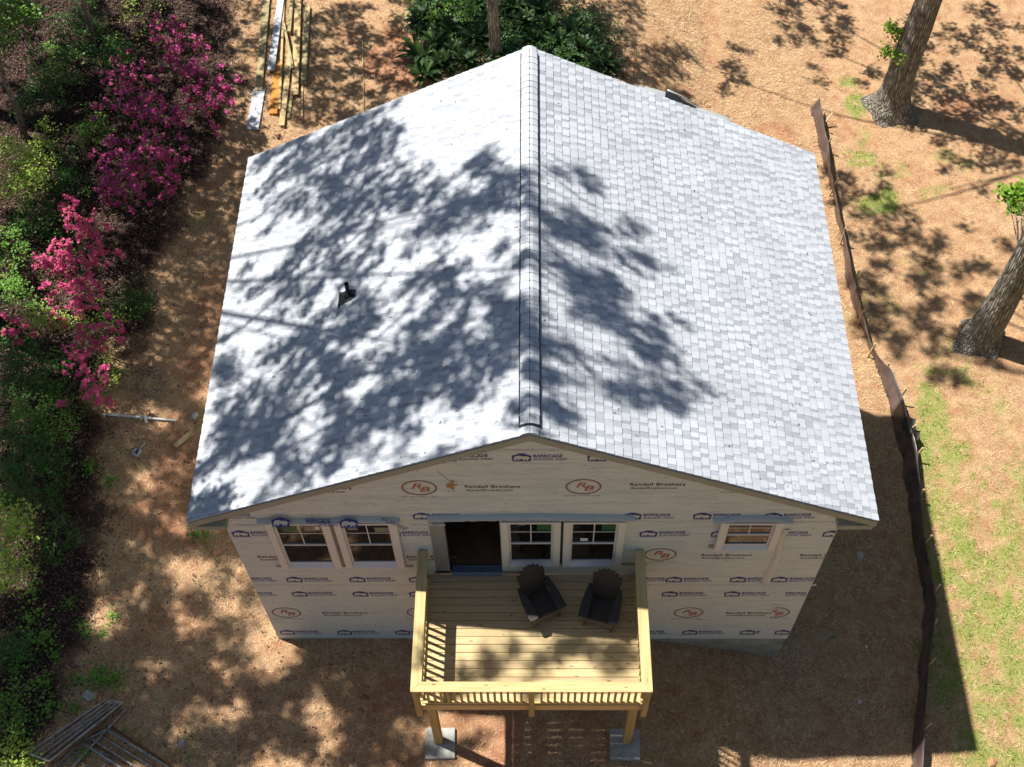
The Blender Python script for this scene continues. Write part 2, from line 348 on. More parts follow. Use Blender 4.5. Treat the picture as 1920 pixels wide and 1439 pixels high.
# leaf litter
Pl = scatter(260000, -16, -3, -3.2, 21); cv, zz = lookup(Pl)
keep = rng.random(len(Pl)) < cv[:,0]*.8 + .03; Pl = Pl[keep]; zz = zz[keep]; n = len(Pl)
C = np.stack([Pl[:,0], Pl[:,1], zz + rng.uniform(.005, .04, n)], 1)
M_litter = mat('dry_leaf', (.105, .06, .045), rough=.7, island=.75, spec=.3)
setp(np_mesh('leaf_litter', leaves(C, rng.uniform(.03, .08, n), rng.uniform(.02, .045, n), 1.2), 4, M_litter), 'brown fallen leaves covering the woodland floor left of the house', 'fallen leaves', kind='stuff')

# ------------------------------------------------------------------ HOUSE
house = empty('house', (0, 0, 0), label='unfinished one storey house in printed house wrap under a pale shingled gable roof', cat='house')
SL = (ZR - ZE) / HX; pitch = math.atan(SL)
def roof_z(x): return ZR - abs(x) * SL
TW = .17                                                # roof thickness measured down
def wall_poly(zb, y, flip=False, holes=True):
    b = MB(); t = lambda x: roof_z(x) - TW
    dx0, dx1, dz0, dz1 = -1.385, -.495, 3.0, 5.04
    if not holes:
        b.add([(-W2,y,zb),(W2,y,zb),(W2,y,t(W2)),(0,y,t(0)),(-W2,y,t(W2))], [(0,1,2,3,4)]); return b
    P = lambda x, z: (x, y, z)
    b.add([P(-W2,zb),P(dx0,zb),P(dx0,t(dx0)),P(-W2,t(W2))], [(0,1,2,3)])
    b.add([P(dx0,zb),P(dx1,zb),P(dx1,dz0),P(dx0,dz0)], [(0,1,2,3)])
    b.add([P(dx0,dz1),P(dx1,dz1),P(dx1,t(dx1)),P(dx0,t(dx0))], [(0,1,2,3)])
    b.add([P(dx1,zb),P(W2,zb),P(W2,t(W2)),P(0,t(0)),P(dx1,t(dx1))], [(0,1,2,3,4)])
    # opening reveals
    for (p, q) in (((dx0,dz0),(dx0,dz1)), ((dx0,dz1),(dx1,dz1)), ((dx1,dz1),(dx1,dz0))):
        b.add([(p[0],y,p[1]),(q[0],y,q[1]),(q[0],y+.15,q[1]),(p[0],y+.15,p[1])], [(0,1,2,3)], 1)
    return b
# wrap material with wrinkles
nt = M_wrap.node_tree; N = nt.nodes; Lk = nt.links; P = N['Principled BSDF']; tc = N.new('ShaderNodeTexCoord')
mp = N.new('ShaderNodeMapping'); mp.inputs['Scale'].default_value = (1.2, 1, 5); Lk.new(tc.outputs['Object'], mp.inputs[0])
z1 = N.new('ShaderNodeTexNoise'); z1.inputs['Scale'].default_value = 1.6; z1.inputs['Detail'].default_value = 8; z1.inputs['Distortion'].default_value = 1.2; Lk.new(mp.outputs[0], z1.inputs[0])
rg = N.new('ShaderNodeMath'); rg.operation = 'PINGPONG'; rg.inputs[1].default_value = .16; Lk.new(z1.outputs[0], rg.inputs[0])
# gathered folds radiating below the right window
gx, gzz = onY(1436, 1090)[0], onY(1436, 1090)[2]
sx = N.new('ShaderNodeSeparateXYZ'); Lk.new(tc.outputs['Object'], sx.inputs[0])
def MA(op, a, b=None):
    x = N.new('ShaderNodeMath'); x.operation = op
    for k, v in enumerate((a, b)):
        if v is None: continue
        if isinstance(v, (int, float)): x.inputs[k].default_value = v
        else: Lk.new(v, x.inputs[k])
    return x.outputs[0]
dx = MA('SUBTRACT', sx.outputs[0], gx); dz = MA('SUBTRACT', sx.outputs[2], gzz)
ang = MA('ARCTAN2', dz, dx); rad = MA('SQRT', MA('ADD', MA('MULTIPLY', dx, dx), MA('MULTIPLY', dz, dz)))
nzr = N.new('ShaderNodeTexNoise'); nzr.inputs['Scale'].default_value = 2.2; Lk.new(tc.outputs['Object'], nzr.inputs[0])
fold = MA('SINE', MA('MULTIPLY', MA('ADD', ang, MA('MULTIPLY', nzr.outputs[0], 1.0)), 26))
fo_ = N.new('ShaderNodeMapRange'); fo_.inputs['From Min'].default_value = .15; fo_.inputs['From Max'].default_value = 1.25; fo_.inputs['To Min'].default_value = .07; fo_.inputs['To Max'].default_value = 0; Lk.new(rad, fo_.inputs[0])
hh = MA('ADD', rg.outputs[0], MA('MULTIPLY', fold, fo_.outputs[0]))
bp = N.new('ShaderNodeBump'); bp.inputs['Strength'].default_value = 1.0; bp.inputs['Distance'].default_value = .07; Lk.new(hh, bp.inputs['Height']); Lk.new(bp.outputs[0], P.inputs['Normal'])

fw = wall_poly(0.0, 0.0).build('front_wall', [M_wrap, M_tape], house)
for sx_ in (-1, 1):
    x = sx_ * W2; t = roof_z(W2) - TW; zb = 0.0; b = MB()
    b.add([(x,0,zb),(x,DEPTH,zb),(x,DEPTH,t),(x,0,t)], [(0,1,2,3) if sx_ > 0 else (3,2,1,0)]); b.build('side_wall', M_wrap, house)
wall_poly(0.0, DEPTH, holes=False).build('back_wall', M_wrap, house)
b = MB(); b.box((-W2+.02, .02, -2.2), (W2-.03, DEPTH-.02, -.0)); b.build('foundation', M_found, house)
b = MB(); b.box((-W2+.03,.17,2.9),(W2-.03,DEPTH-.03,2.985)); b.build('subfloor', M_subfloor, house)
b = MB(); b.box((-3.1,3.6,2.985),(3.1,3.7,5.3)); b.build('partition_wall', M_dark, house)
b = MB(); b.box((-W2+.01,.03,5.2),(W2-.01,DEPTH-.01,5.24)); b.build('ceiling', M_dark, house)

# roof: deck slab, shingle courses, ridge vent
roof = empty('roof', (0, 0, 0)); roof.parent = house
b = MB()
for s_ in (-1, 1):
    e = s_*HX
    b.add([(0,YF,ZR-.012),(e,YF,ZE-.012),(e,YB,ZE-.012),(0,YB,ZR-.012),(0,YF,ZR-TW),(e,YF,ZE-TW),(e,YB,ZE-TW),(0,YB,ZR-TW)],
          [(0,1,2,3),(4,7,6,5),(0,4,5,1),(1,5,6,2),(2,6,7,3)])
b.build('roof_deck', M_drip, roof)
b = MB()
for s_ in (-1, 1):                                       # rake and eave boards
    b.add([(0,YF-.02,ZR-.05),(s_*HX,YF-.02,ZE-.05),(s_*HX,YF-.02,ZE-.20),(0,YF-.02,ZR-.20),(0,YF+.02,ZR-.05),(s_*HX,YF+.02,ZE-.05),(s_*HX,YF+.02,ZE-.20),(0,YF+.02,ZR-.20)],
          [(0,1,2,3),(7,6,5,4),(3,2,6,7),(0,4,5,1),(1,5,6,2)])
    b.box((min(s_*HX, s_*(HX-.03)), YF+.02, ZE-.20), (max(s_*HX, s_*(HX-.03)), YB-.02, ZE-.06))
    x0, x1 = sorted((s_*(W2-.12), s_*(HX-.03))); b.box((x0, YF-.015, ZE-.30), (x1, .03 if False else -.01, ZE-.17))
b.build('fascia', M_fascia, roof)
SLEN = math.hypot(HX, ZR-ZE); NC = 41; EX = SLEN / NC
vs = []; tone = []
def quad(p0, p1, p2, p3, tn): vs.extend([p0, p1, p2, p3]); tone.append(tn)
for s_ in (-1, 1):
    dn = np.array([s_*math.cos(pitch), 0, -math.sin(pitch)]); nr = np.array([s_*math.sin(pitch), 0, math.cos(pitch)])
    O = np.array([0, 0, ZR])
    for c in range(NC):
        y = YF - .015 - random.uniform(0, .15); k = 0; tooth = random.random() < .5; prevk = None
        wob = random.uniform(-.003, .003)
        while y < YB + .01:
            Lk_ = random.choice((.08,.10,.13)) if tooth else random.choice((.05,.065,.08,.10))
            y2 = min(y + Lk_, YB + .012); ya = max(y, YF - .018)
            if y2 > ya:
                hgt = .016 if tooth else .010
                tn = random.uniform(.84, 1.0) if tooth else random.uniform(.48, .72)
                if not tooth and random.random() < .3: tn = random.uniform(.7,.9)
                a0 = O + dn*(c*EX-.01+wob); a1 = O + dn*((c+1)*EX+.004+wob)
                u = lambda P_, yy, hh_: tuple(P_ + np.array([0, yy, 0]) + nr*hh_)
                quad(u(a0,ya,.002), u(a1,ya,hgt), u(a1,y2,hgt), u(a0,y2,.002), tn)
                quad(u(a1,ya,-.004), u(a1,y2,-.004), u(a1,y2,hgt), u(a1,ya,hgt), 0)  # riser toned dark: the shadow line under each course as colour
                if tooth:
                    quad(u(a0,ya,.0), u(a1,ya,.0), u(a1,ya,hgt), u(a0,ya,.002), tn*.5)
                    quad(u(a0,y2,.0), u(a1,y2,.0), u(a1,y2,hgt), u(a0,y2,.002), tn*.5)
            y = y2 + (.0015 if tooth else 0); tooth = not tooth
            if random.random() < .10: tooth = not tooth
sho = np_mesh('shingles', vs, 4, M_sh, roof)
at_ = sho.data.attributes.new('tone', 'FLOAT', 'FACE'); at_.data.foreach_set('value', tone)
# ridge vent
b = MB(); hw = .128; RV = .028
for s_ in (-1, 1):
    dn = Vector((s_*math.cos(pitch), 0, -math.sin(pitch))); nr = Vector((s_*math.sin(pitch), 0, math.cos(pitch)))
    for (y0, y1) in ((YF+.10, YB-.12),):
        a = Vector((0, 0, ZR+.005)); e = a + dn*(hw+.026)
        b.add([a+Vector((0,y0,0)), e+Vector((0,y0,0))+nr*.004, e+Vector((0,y0,0))+nr*(RV+.006), a+Vector((0,y0,RV+.012)), a+Vector((0,y1,0)), e+Vector((0,y1,0))+nr*.004, e+Vector((0,y1,0))+nr*(RV+.006), a+Vector((0,y1,RV+.012))],
              [(0,1,2,3),(4,7,6,5),(1,5,6,2),(2,6,7,3),(0,4,5,1)])
b.build('ridge_vent', M_ventnet, roof)
vs = []; tone = []; y = YF - .02; i = 0
while y < YB + .01:
    y2 = min(y + .145, YB + .012); lo = RV+.008 if YF+.08 < y < YB-.24 else .012; lo2 = lo
    j = random.uniform(-.004, .004); tn = random.uniform(.75, 1.0)
    for s_ in (-1, 1):
        dn = np.array([s_*math.cos(pitch), 0, -math.sin(pitch)]); nr = np.array([s_*math.sin(pitch), 0, math.cos(pitch)])
        A0 = np.array([0, 0, ZR+.006]); pts = []
        for q, bulge in ((0, 0), (.03, .004), (hw+j, 0)):
            pts.append(A0 + dn*q + (np.array([0,0,1.0]) if q == 0 else nr)*(lo + .004 + bulge - (.006 if q == 0 else 0)))
        for q in range(2):
            P0, P1 = pts[q], pts[q+1]; Y = lambda p, yy, h: tuple(p + np.array([0, yy, 0]) + nr*h)
            quad(Y(P0,y,.010), Y(P1,y,.010), Y(P1,y2+.02,.001), Y(P0,y2+.02,.001), tn)
            quad(Y(P0,y,.010), Y(P1,y,.010), Y(P1,y,-.003), Y(P0,y,-.003), tn*.9)
        quad(Y(P1,y,.010), Y(P1,y2,.001), Y(P1,y2,-.008), Y(P1,y,-.003), tn*.5)
    y = y2
rc = np_mesh('ridge_cap', vs, 4, M_sh, roof)
at_ = rc.data.attributes.new('tone', 'FLOAT', 'FACE'); at_.data.foreach_set('value', tone)
dv = []
for i in range(240):
    x = random.uniform(-HX+.1, HX-.1); y = random.uniform(YF+.1, YB-.1); z = ZR-abs(x)*SL+.022; a = random.uniform(0,6.28); l = random.uniform(.008,.03); w_ = random.uniform(.003,.007)
    sx_ = 1 if x > 0 else -1
    for (u, v) in ((-l,-w_),(l,-w_),(l,w_),(-l,w_)):
        ox, oy = u*math.cos(a)-v*math.sin(a), u*math.sin(a)+v*math.cos(a); dv.append((x+ox, y+oy, z-sx_*ox*SL))
setp(np_mesh('fallen_bits', dv, 4, mat('catkin', (.18,.14,.07), rough=.8, island=.5), roof), kind='stuff')
# plumbing vent: flashing plate, boot, pipe
def on_roof(px, py):
    d = ray(px, py); p0 = CAM
    for s_ in (-1, 1):
        # z = ZR - s_*x*SL
        t = (ZR - s_*p0[0]*SL - p0[2]) / (d[2] + s_*d[0]*SL); p = p0 + d*t
        if p[0]*s_ >= 0: return Vector(p)
vp = on_roof(652, 556); M = Matrix.Translation(vp) @ Matrix.Rotation(-pitch, 4, 'Y')
vb = MB(); vb.add([M @ Vector(p) for p in ((-.13,-.16,.018),(.15,-.10,.018),(.16,.07,.018),(.02,.13,.018),(-.13,.10,.018),(-.14,-.02,.018))], [(0,1,2,3,4,5)])
vb.bar(M @ Vector((-.14,-.21,.03)), M @ Vector((-.14,.12,.03)), .025, .012)
vent = vb.build('vent_flashing', M_blackpl, roof)
b = MB(); b.tube([M @ Vector((.02,0,.0)), M @ Vector((.02,0,.04)), vp + Vector((.02,0,.10))], [.085,.065,.045], 12)
b.build('vent_boot', M_blackpl, roof)
b = MB(); b.tube([vp + Vector((.02,0,.03)), vp + Vector((.02,0,.33))], .037, 12, cap=False); b.tube([vp + Vector((.02,0,.328)), vp + Vector((.02,0,.33)), vp+Vector((.02,0,.331))], [.037,.039,.033], 12, cap=False)
b.build('vent_pipe', M_blackpl, roof)

# ------------------------------------------------------------------ printing on the wrap
def text_mesh(s, h, bold=0, sx=1, shear=0, space=1):
    cu = bpy.data.curves.new('t', 'FONT'); cu.body = s; cu.size = h*1.4; cu.offset = bold; cu.shear = shear; cu.space_character = space
    cu.resolution_u = 2; o = bpy.data.objects.new('t', cu); COL.objects.link(o)
    bpy.context.view_layer.update(); me = bpy.data.meshes.new_from_object(o.evaluated_get(bpy.context.evaluated_depsgraph_get()))
    w_ = max(v.co.x for v in me.vertices)-min(v.co.x for v in me.vertices); k_ = sx/w_ if sx else 1.25; me.transform(Matrix.Diagonal((k_, 1, 1, 1))); bpy.data.objects.remove(o); return me
TXT_A = text_mesh('BARRICADE', .082, .004, .42, 0, 1.05); TXT_B = text_mesh('BUILDING WRAP', .066, .001, .49, .25, 1.05)
TXT_R = text_mesh('Randall Brothers', .085, .003, .83, 0, 1.08); TXT_W = text_mesh('RandallBrothers.com', .068, .0015, .70, .2, 1.05)
TXT_E = text_mesh('ESTABLISHED 1885', .03, .0003, .55, 0, 1.3); LR = text_mesh('R', .16, .002, None, .25); LB = text_mesh('B', .16, .002, None, .25)
def merge(bm, me, dx, dy, mi, dz=0.0):
    k = len(bm.verts); t = me.copy(); t.transform(Matrix.Translation((dx, dy, dz))); nf = len(bm.faces)
    bm.from_mesh(t); bm.faces.ensure_lookup_table()
    for f in bm.faces[nf:]: f.material_index = mi
def poly(bm, pts, mi, dz=0.0):
    f = bm.faces.new([bm.verts.new((x, y, dz)) for x, y in pts]); f.material_index = mi
def ring(bm, rx, ry, w_, mi, n=40, dz=0):
    for k in range(n):
        a, c = 2*math.pi*k/n, 2*math.pi*(k+1)/n
        poly(bm, [(math.cos(a)*rx, math.sin(a)*ry), (math.cos(c)*rx, math.sin(c)*ry), (math.cos(c)*(rx-w_), math.sin(c)*(ry-w_)), (math.cos(a)*(rx-w_), math.sin(a)*(ry-w_))], mi, dz)
def mk_icon():
    bm = bmesh.new(); poly(bm, [(-.135,-.10),(.135,-.10),(.145,.045),(.03,.115),(-.03,.115),(-.145,.045)], 0)
    bear = [(-.112,-.078),(-.085,-.078),(-.078,-.045),(-.06,-.05),(-.058,-.078),(-.035,-.078),(-.03,-.04),(.02,-.042),(.026,-.078),(.05,-.078),(.054,-.045),(.066,-.05),(.075,-.078),(.098,-.078),(.094,-.03),(.118,-.028),(.122,-.01),(.105,.012),(.085,.03),(.05,.038),(.02,.028),(-.03,.055),(-.08,.045),(-.112,.01)]
    poly(bm, bear, 1, .0012); poly(bm, [(-.135,-.116),(.135,-.116),(.135,-.108),(-.135,-.108)], 0)
    merge(bm, TXT_A, .165, .005, 0); merge(bm, TXT_B, .165, -.085, 0)
    me = bpy.data.meshes.new('wrap_logo'); bm.to_mesh(me); return me
def mk_text():
    bm = bmesh.new(); merge(bm, TXT_R, 0, 0, 0); merge(bm, TXT_W, .02, -.105, 0)
    me = bpy.data.meshes.new('wrap_text'); bm.to_mesh(me); return me
def mk_ring():
    res = []
    for k in range(4):
        bm = bmesh.new()
        if k == 0: ring(bm, .27, .235, .012, 1); ring(bm, .258, .223, .006, 0, dz=-.0004); ring(bm, .248, .213, .009, 0)
        if k == 1: merge(bm, LR, -.13, -.02, 0, .001)
        if k == 2: merge(bm, LB, -.01, -.12, 0, .002)
        if k == 3: merge(bm, TXT_E, -.29, -.30, 1)
        me = bpy.data.meshes.new('wrap_emblem'); bm.to_mesh(me); res.append(me)
    return res
ICON, RTXT, RING = mk_icon(), mk_text(), mk_ring()
M_bear = mat('bear_ink', (.56, .60, .53), rough=.5)
for me, ms in ((ICON, [M_blue, M_bear]), (RTXT, [M_black]), *[(q_, [M_red, M_black]) for q_ in RING]):
    for q in ms: me.materials.append(q)
CUTS = []                                                # x ranges hidden by overlapping sheets
def stamp(name, me, x, z, sc=1.0, cut=None, rot=0, keepx=None):
    xs_ = [v.co.x*sc + x for v in me.vertices]; zs_ = [v.co.y*sc + z for v in me.vertices]
    M = Matrix.Translation((x, -.0022, z)) @ Matrix.Rotation(math.pi/2, 4, 'X') @ Matrix.Rotation(rot, 4, 'Z') @ Matrix.Diagonal((sc, sc, sc, 1))
    lim = lambda v: roof_z(v) - .255
    need = min(xs_) < -W2+.01 or max(xs_) > W2-.01 or any(c > lim(a) for a, c in zip(xs_, zs_)) or keepx
    if not need:
        o = link(name, me, [], fw); o.matrix_world = M; return o
    bm = bmesh.new(); bm.from_mesh(me); bm.transform(M)
    pl = [(Vector((-W2+.01,0,0)), Vector((-1,0,0))), (Vector((W2-.01,0,0)), Vector((1,0,0))),
          (Vector((0,0,ZR-.255)), Vector((SL,0,1)).normalized()), (Vector((0,0,ZR-.255)), Vector((-SL,0,1)).normalized())]
    if keepx: pl += [(Vector((keepx[0],0,0)), Vector((-1,0,0))), (Vector((keepx[1],0,0)), Vector((1,0,0)))]
    for co, no in pl:
        bmesh.ops.bisect_plane(bm, geom=bm.verts[:]+bm.edges[:]+bm.faces[:], plane_co=co, plane_no=no, clear_outer=True)
    if not bm.faces: return
    m2 = bpy.data.meshes.new(name); bm.to_mesh(m2)
    for q in me.materials: m2.materials.append(q)
    return link(name, m2, [], fw)
def wxz(px, py): p = onY(px, py); return p[0], p[2]
logo_rows = {858: [838, 978, 1120], 968: [400, 791, 1186, 1317, 1449], 1001: [451, 735, 1216, 1350, 1445, 1560], 1087: [447, 552, 670, 782, 1182, 1264, 1384, 1462],
             1114: [450, 562, 676, 782, 1256, 1373, 1448], 1186: [539, 646, 755, 1186, 1294, 1402, 1467]}
for yy, l in logo_rows.items():
    for px_ in l:
        x, z = wxz(px_, yy); kx = None
        if (yy, px_) in ((1001, 1445),): kx = (wxz(1468, yy)[0], 9)
        if (yy, px_) == (1087, 1384): kx = (-9, wxz(1428, yy)[0])
        if (yy, px_) == (1114, 1448): kx = (wxz(1472, yy)[0], 9)
        if (yy, px_) == (1186, 1402): kx = (-9, wxz(1425, yy)[0])
        if (yy, px_) == (1001, 735): kx = (wxz(750, yy)[0], 9)
        stamp('logo_print', ICON, x, z, 1.0, keepx=kx, rot=random.uniform(-.012, .012))
for (px_, py_) in [(556,918),(871,915),(1180,911),(483,1046),(762,1046),(1314,1043),(1499,1043),(604,1151),(1360,1151)]:
    x, z = wxz(px_, py_); stamp('text_print', RTXT, x, z, 1.0)
for (px_, py_) in [(786,915),(1094,913),(1393,906),(1238,1040),(537,1149),(790,1149),(1291,1149),(1453,1149)]:
    x, z = wxz(px_, py_)
    for nm_, rg_ in zip(('emblem_ring','emblem_letter','emblem_letter','caption_print'), RING): stamp(nm_, rg_, x, z, 1.0, keepx=(wxz(1447, 1149)[0], 9) if px_ == 1453 else None)
# staples
b = MB()
for i in range(230):
    x = random.uniform(-4.75, 4.75); z = random.uniform(.15, 7.4); x = round(x/.406)*.406 + random.uniform(-.05, .05)
    if abs(x) > 4.8 or z > roof_z(x)-.35: continue
    r_ = random.uniform(.009, .014); b.add([(x+r_*math.cos(a), -.005, z+r_*.8*math.sin(a)) for a in (0,1.05,2.1,3.14,4.19,5.24)], [(0,1,2,3,4,5)])
b.build('cap_nail', M_black, fw)
# horizontal seams: crinkled translucent strips
M_seam = mat('wrap_seam', (.74, .75, .68), rough=.35, var=.22, vscale=30, bump=1, bscale=40)
for (p0, p1, hgt) in (((925,845),(1075,845),.07),((770,984),(835,984),.06),((1172,978),(1350,980),.07),((1462,980),(1578,980),.07),((462,1098),(775,1098),.06),((1215,1097),(1530,1097),.06),((440,985),(515,985),.04)):
    (xa, za), (xb, zb) = wxz(*p0), wxz(*p1); nn = int(max(4, (xb-xa)/.06)); bb = MB(); pts = []
    for k in range(nn+1):
        x = xa+(xb-xa)*k/nn; zc = za+(zb-za)*k/nn; j1 = random.uniform(-.012, .012); pts += [(x,-.003,zc-hgt/2+j1),(x,-.011-.008*random.random(),zc),(x,-.003,zc+hgt/2+j1)]
    bb.add(pts, [f for k in range(nn) for f in ((3*k,3*k+3,3*k+4,3*k+1),(3*k+1,3*k+4,3*k+5,3*k+2))], 0); bb.build('wrap_seam', M_seam, fw)
# vertical taped tear by the right window
tp = [wxz(1448,1060), wxz(1446,1085), wxz(1436,1096)]; tp = [wxz(*q) for q in ((1476,992),(1462,1006),(1458,1040),(1449,1060),(1440,1082),(1436,1094))]
bb = MB(); pts = []
for k, (x, z) in enumerate(tp): pts += [(x-.06+random.uniform(-.02,.02), -.006, z), (x, -.022, z), (x+.06+random.uniform(-.02,.02), -.006, z)]
bb.add(pts, [f for k in range(len(tp)-1) for f in ((3*k,3*k+1,3*k+4,3*k+3),(3*k+1,3*k+2,3*k+5,3*k+4))]); bb.build('wrap_tear', M_seam, fw)
# brown glue stain
M_stain = mat('glue_stain', (.42, .26, .07), rough=.5, var=.4, vscale=20)
bb = MB(); pts = [wxz(*q) for q in ((819,882),(828,890),(838,898),(845,904))]; 
for k in range(3): (xa,za),(xb,zb) = pts[k], pts[k+1]; bb.add([(xa,-.0035,za-.012),(xb,-.0035,zb-.015),(xb,-.0035,zb+.012),(xa,-.0035,za+.006)], [(0,1,2,3)])
for q in range(26):
    x, z = wxz(848+random.gauss(0,5), 911+random.gauss(0,5)); r_ = random.uniform(.008, .035)
    bb.add([(x+r_*random.uniform(.6,1.2)*math.cos(a), -.0036-q*.00005, z+1.3*r_*random.uniform(.6,1.2)*math.sin(a)) for a in np.linspace(0, 6.28, 9)[:-1]], [tuple(range(8))])
bb.build('glue_stain', M_stain, fw)

# ------------------------------------------------------------------ windows
def window(x0, x1, z0, z1, stickers=(), deep=.10):
    t = empty('window', (0, 0, 0)); t.parent = house
    cw = .115; yo = -.075                                # casing width, front of the casing
    b = MB()
    b.box((x0,yo,z0),(x0+cw,-.004,z1)); b.box((x1-cw,yo,z0),(x1,-.004,z1)); b.box((x0+cw,yo,z1-.05),(x1-cw,-.004,z1)); b.box((x0+cw,yo,z0),(x1-cw,-.004,z0+.025))
    b.build('frame', M_trim, t, bevel=.004)
    a0, a1, s0, s1 = x0+cw, x1-cw, z0+.025, z1-.05
    b = MB(); b.add([(a0,yo+.002,s0+.001),(a1,yo+.002,s0+.001),(a1,-.012,s0+.10),(a0,-.012,s0+.10)], [(0,1,2,3)]); b.build('sill', M_sill, t)
    gz0 = s0+.10; mid = gz0 + (s1-gz0)*.46; fr = .035
    b = MB()
    for (q0, q1, y0) in ((gz0, mid+.015, -.030), (mid-.01, s1, -.022)):
        b.box((a0,y0,q0),(a0+fr,-.006,q1)); b.box((a1-fr,y0,q0),(a1,-.006,q1)); b.box((a0+fr,y0,q0),(a1-fr,-.006,q0+fr*.9)); b.box((a0+fr,y0,q1-fr*.8),(a1-fr,-.006,q1))
    b.build('sash', M_trim, t)
    b = MB(); cx = (a0+a1)/2; mz = (mid+s1)/2+.01
    b.box((cx-.009,-.019,mid+.03),(cx+.009,-.013,s1-.03)); b.box((a0+fr,-.018,mz-.009),(cx-.009,-.013,mz+.009)); b.box((cx+.009,-.018,mz-.009),(a1-fr,-.013,mz+.009))
    b.build('muntin', M_trim, t)
    for (q0, q1, y0) in ((gz0+.02, mid, -.0105), (mid+.01, s1-.01, -.009)):
        b = MB(); b.add([(a0+.02,y0,q0),(a1-.02,y0+.0008,q0),(a1-.02,y0+.0012,q1),(a0+.02,y0,q1)], [(0,1,2,3)]); b.build('pane', M_glass, t)
    for (u, v, w_, h_, mt) in stickers:
        x = a0+(a1-a0)*u; z = mid+(s1-mid)*v; b = MB(); b.add([(x,-.0118,z),(x+w_,-.0118,z),(x+w_,-.0118,z+h_),(x,-.0118,z+h_)], [(0,1,2,3)]); b.build('sticker', mt, t)
    return t
M_green = mat('green_sticker', (.02, .12, .05), rough=.4); M_grey = mat('grey_sticker', (.22, .24, .20), rough=.5)
window(-4.21, -3.19, 3.34, 5.01, [(.14,.60,.24,.16,M_green),(.60,.62,.14,.13,M_grey),(.82,.66,.07,.11,M_white)])
window(-3.12, -2.12, 3.36, 5.01, [(.10,.64,.16,.12,M_grey),(.66,.55,.22,.16,M_grey)])
window(-.475, .475, 3.41, 5.04, [(.2,.80,.13,.08,M_grey),(.64,.58,.24,.2,M_green)])
window(.52, 1.50, 3.41, 5.04, [(.66,.58,.22,.2,M_green),(.22,.08,.12,.10,M_white)])
window(2.99, 3.97, 4.02, 5.00)
# flashing tape around openings
for (a, c, z0, z1) in ((-4.33,-2.0,3.26,3.335),(-3.185,-3.125,3.30,5.0),(-.35,1.95,3.315,3.405),(-1.62,-1.39,3.03,5.04),(-1.66,-1.36,2.99,3.10),(-.49,.2,2.97,3.09),(2.90,2.985,3.98,4.12),(3.975,4.06,3.98,4.12),(2.91,2.985,4.88,4.99)):
    b = MB(); b.add([(a,-.0065,z0),(c,-.0065,z0),(c,-.0065,z1),(a,-.0065,z1)], [(0,1,2,3)]); b.build('flashing_tape', M_tape, fw)
b = MB(); b.box((-1.36,-.06,2.99),(-.50,.14,3.015)); b.add([(-1.36,-.062,2.99),(-.5,-.062,2.99),(-.5,-.03,3.10),(-1.36,-.03,3.10)],[(0,1,2,3)]); b.build('door_sill', M_bluetape, house)
b = MB(); b.box((-1.45,-.02,5.045),(1.5,-.003,5.10)); b.build('header_board', M_osb, house)
b = MB(); b.box((.478,-.012,3.43),(.517,-.003,5.04)); b.build('gap_strip', M_black, fw)
# wrap flaps above the openings
M_flap = mat('loose_wrap', (.50, .55, .52), rough=.4, bump=.6, bscale=18)
def flap(x0, x1, zf, arch=0, prints=()):
    n = max(10, int((x1-x0)/.07)); bb = MB(); pts = []
    for k in range(n+1):
        t = k/n; x = x0+(x1-x0)*t; z = zf + arch*math.sin(math.pi*t) + random.uniform(-.008,.008)
        pts += [(x,-.077-.012*random.random(),z-.01), (x,-.082-.012*random.random(),z+.02), (x,-.03-.02*random.random(),z+.05), (x,-.004,z+.07)]
    bb.add(pts, [(4*k+r_,4*k+4+r_,4*k+5+r_,4*k+1+r_) for k in range(n) for r_ in range(3)], 0, True)
    return bb.build('wrap_flap', M_flap, house)
flap(-4.32, -3.12, 5.01, .0); flap(-3.12, -2.06, 5.01, .06); flap(-1.62, 1.62, 5.10, .05); flap(2.86, 4.1, 5.00, .09)
for (me, px_, py_, sc, rt) in ((TXT_A, 575, 972, 1.0, -.04), (TXT_B, 598, 978, 1.2, -.02), (TXT_B, 715, 966, 1.0, -.5), (TXT_B, 812, 977, 1.1, .22)):
    x, z = wxz(px_, py_); c = me.copy(); c.materials.append(M_blue); o = link('text_print', c, [], house)
    o.matrix_world = Matrix.Translation((x, -.100, z+.03)) @ Matrix.Rotation(math.radians(62), 4, 'X') @ Matrix.Rotation(rt, 4, 'Z') @ Matrix.Diagonal((sc*.9, sc*1.1, 1, 1))
bmx = bmesh.new(); bmx.from_mesh(ICON); bmesh.ops.bisect_plane(bmx, geom=bmx.verts[:]+bmx.edges[:]+bmx.faces[:], plane_co=(.15,0,0), plane_no=(1,0,0), clear_outer=True)
icm = bpy.data.meshes.new('flap_logo'); bmx.to_mesh(icm); icm.materials.append(M_blue); icm.materials.append(M_bear)
for px_, py_ in ((528, 970), (655, 972)):
    x, z = wxz(px_, py_); o = link('logo_print', icm, [], house)
    o.matrix_world = Matrix.Translation((x, -.101, z+.02)) @ Matrix.Rotation(math.radians(60), 4, 'X') @ Matrix.Diagonal((1, .8, 1, 1))

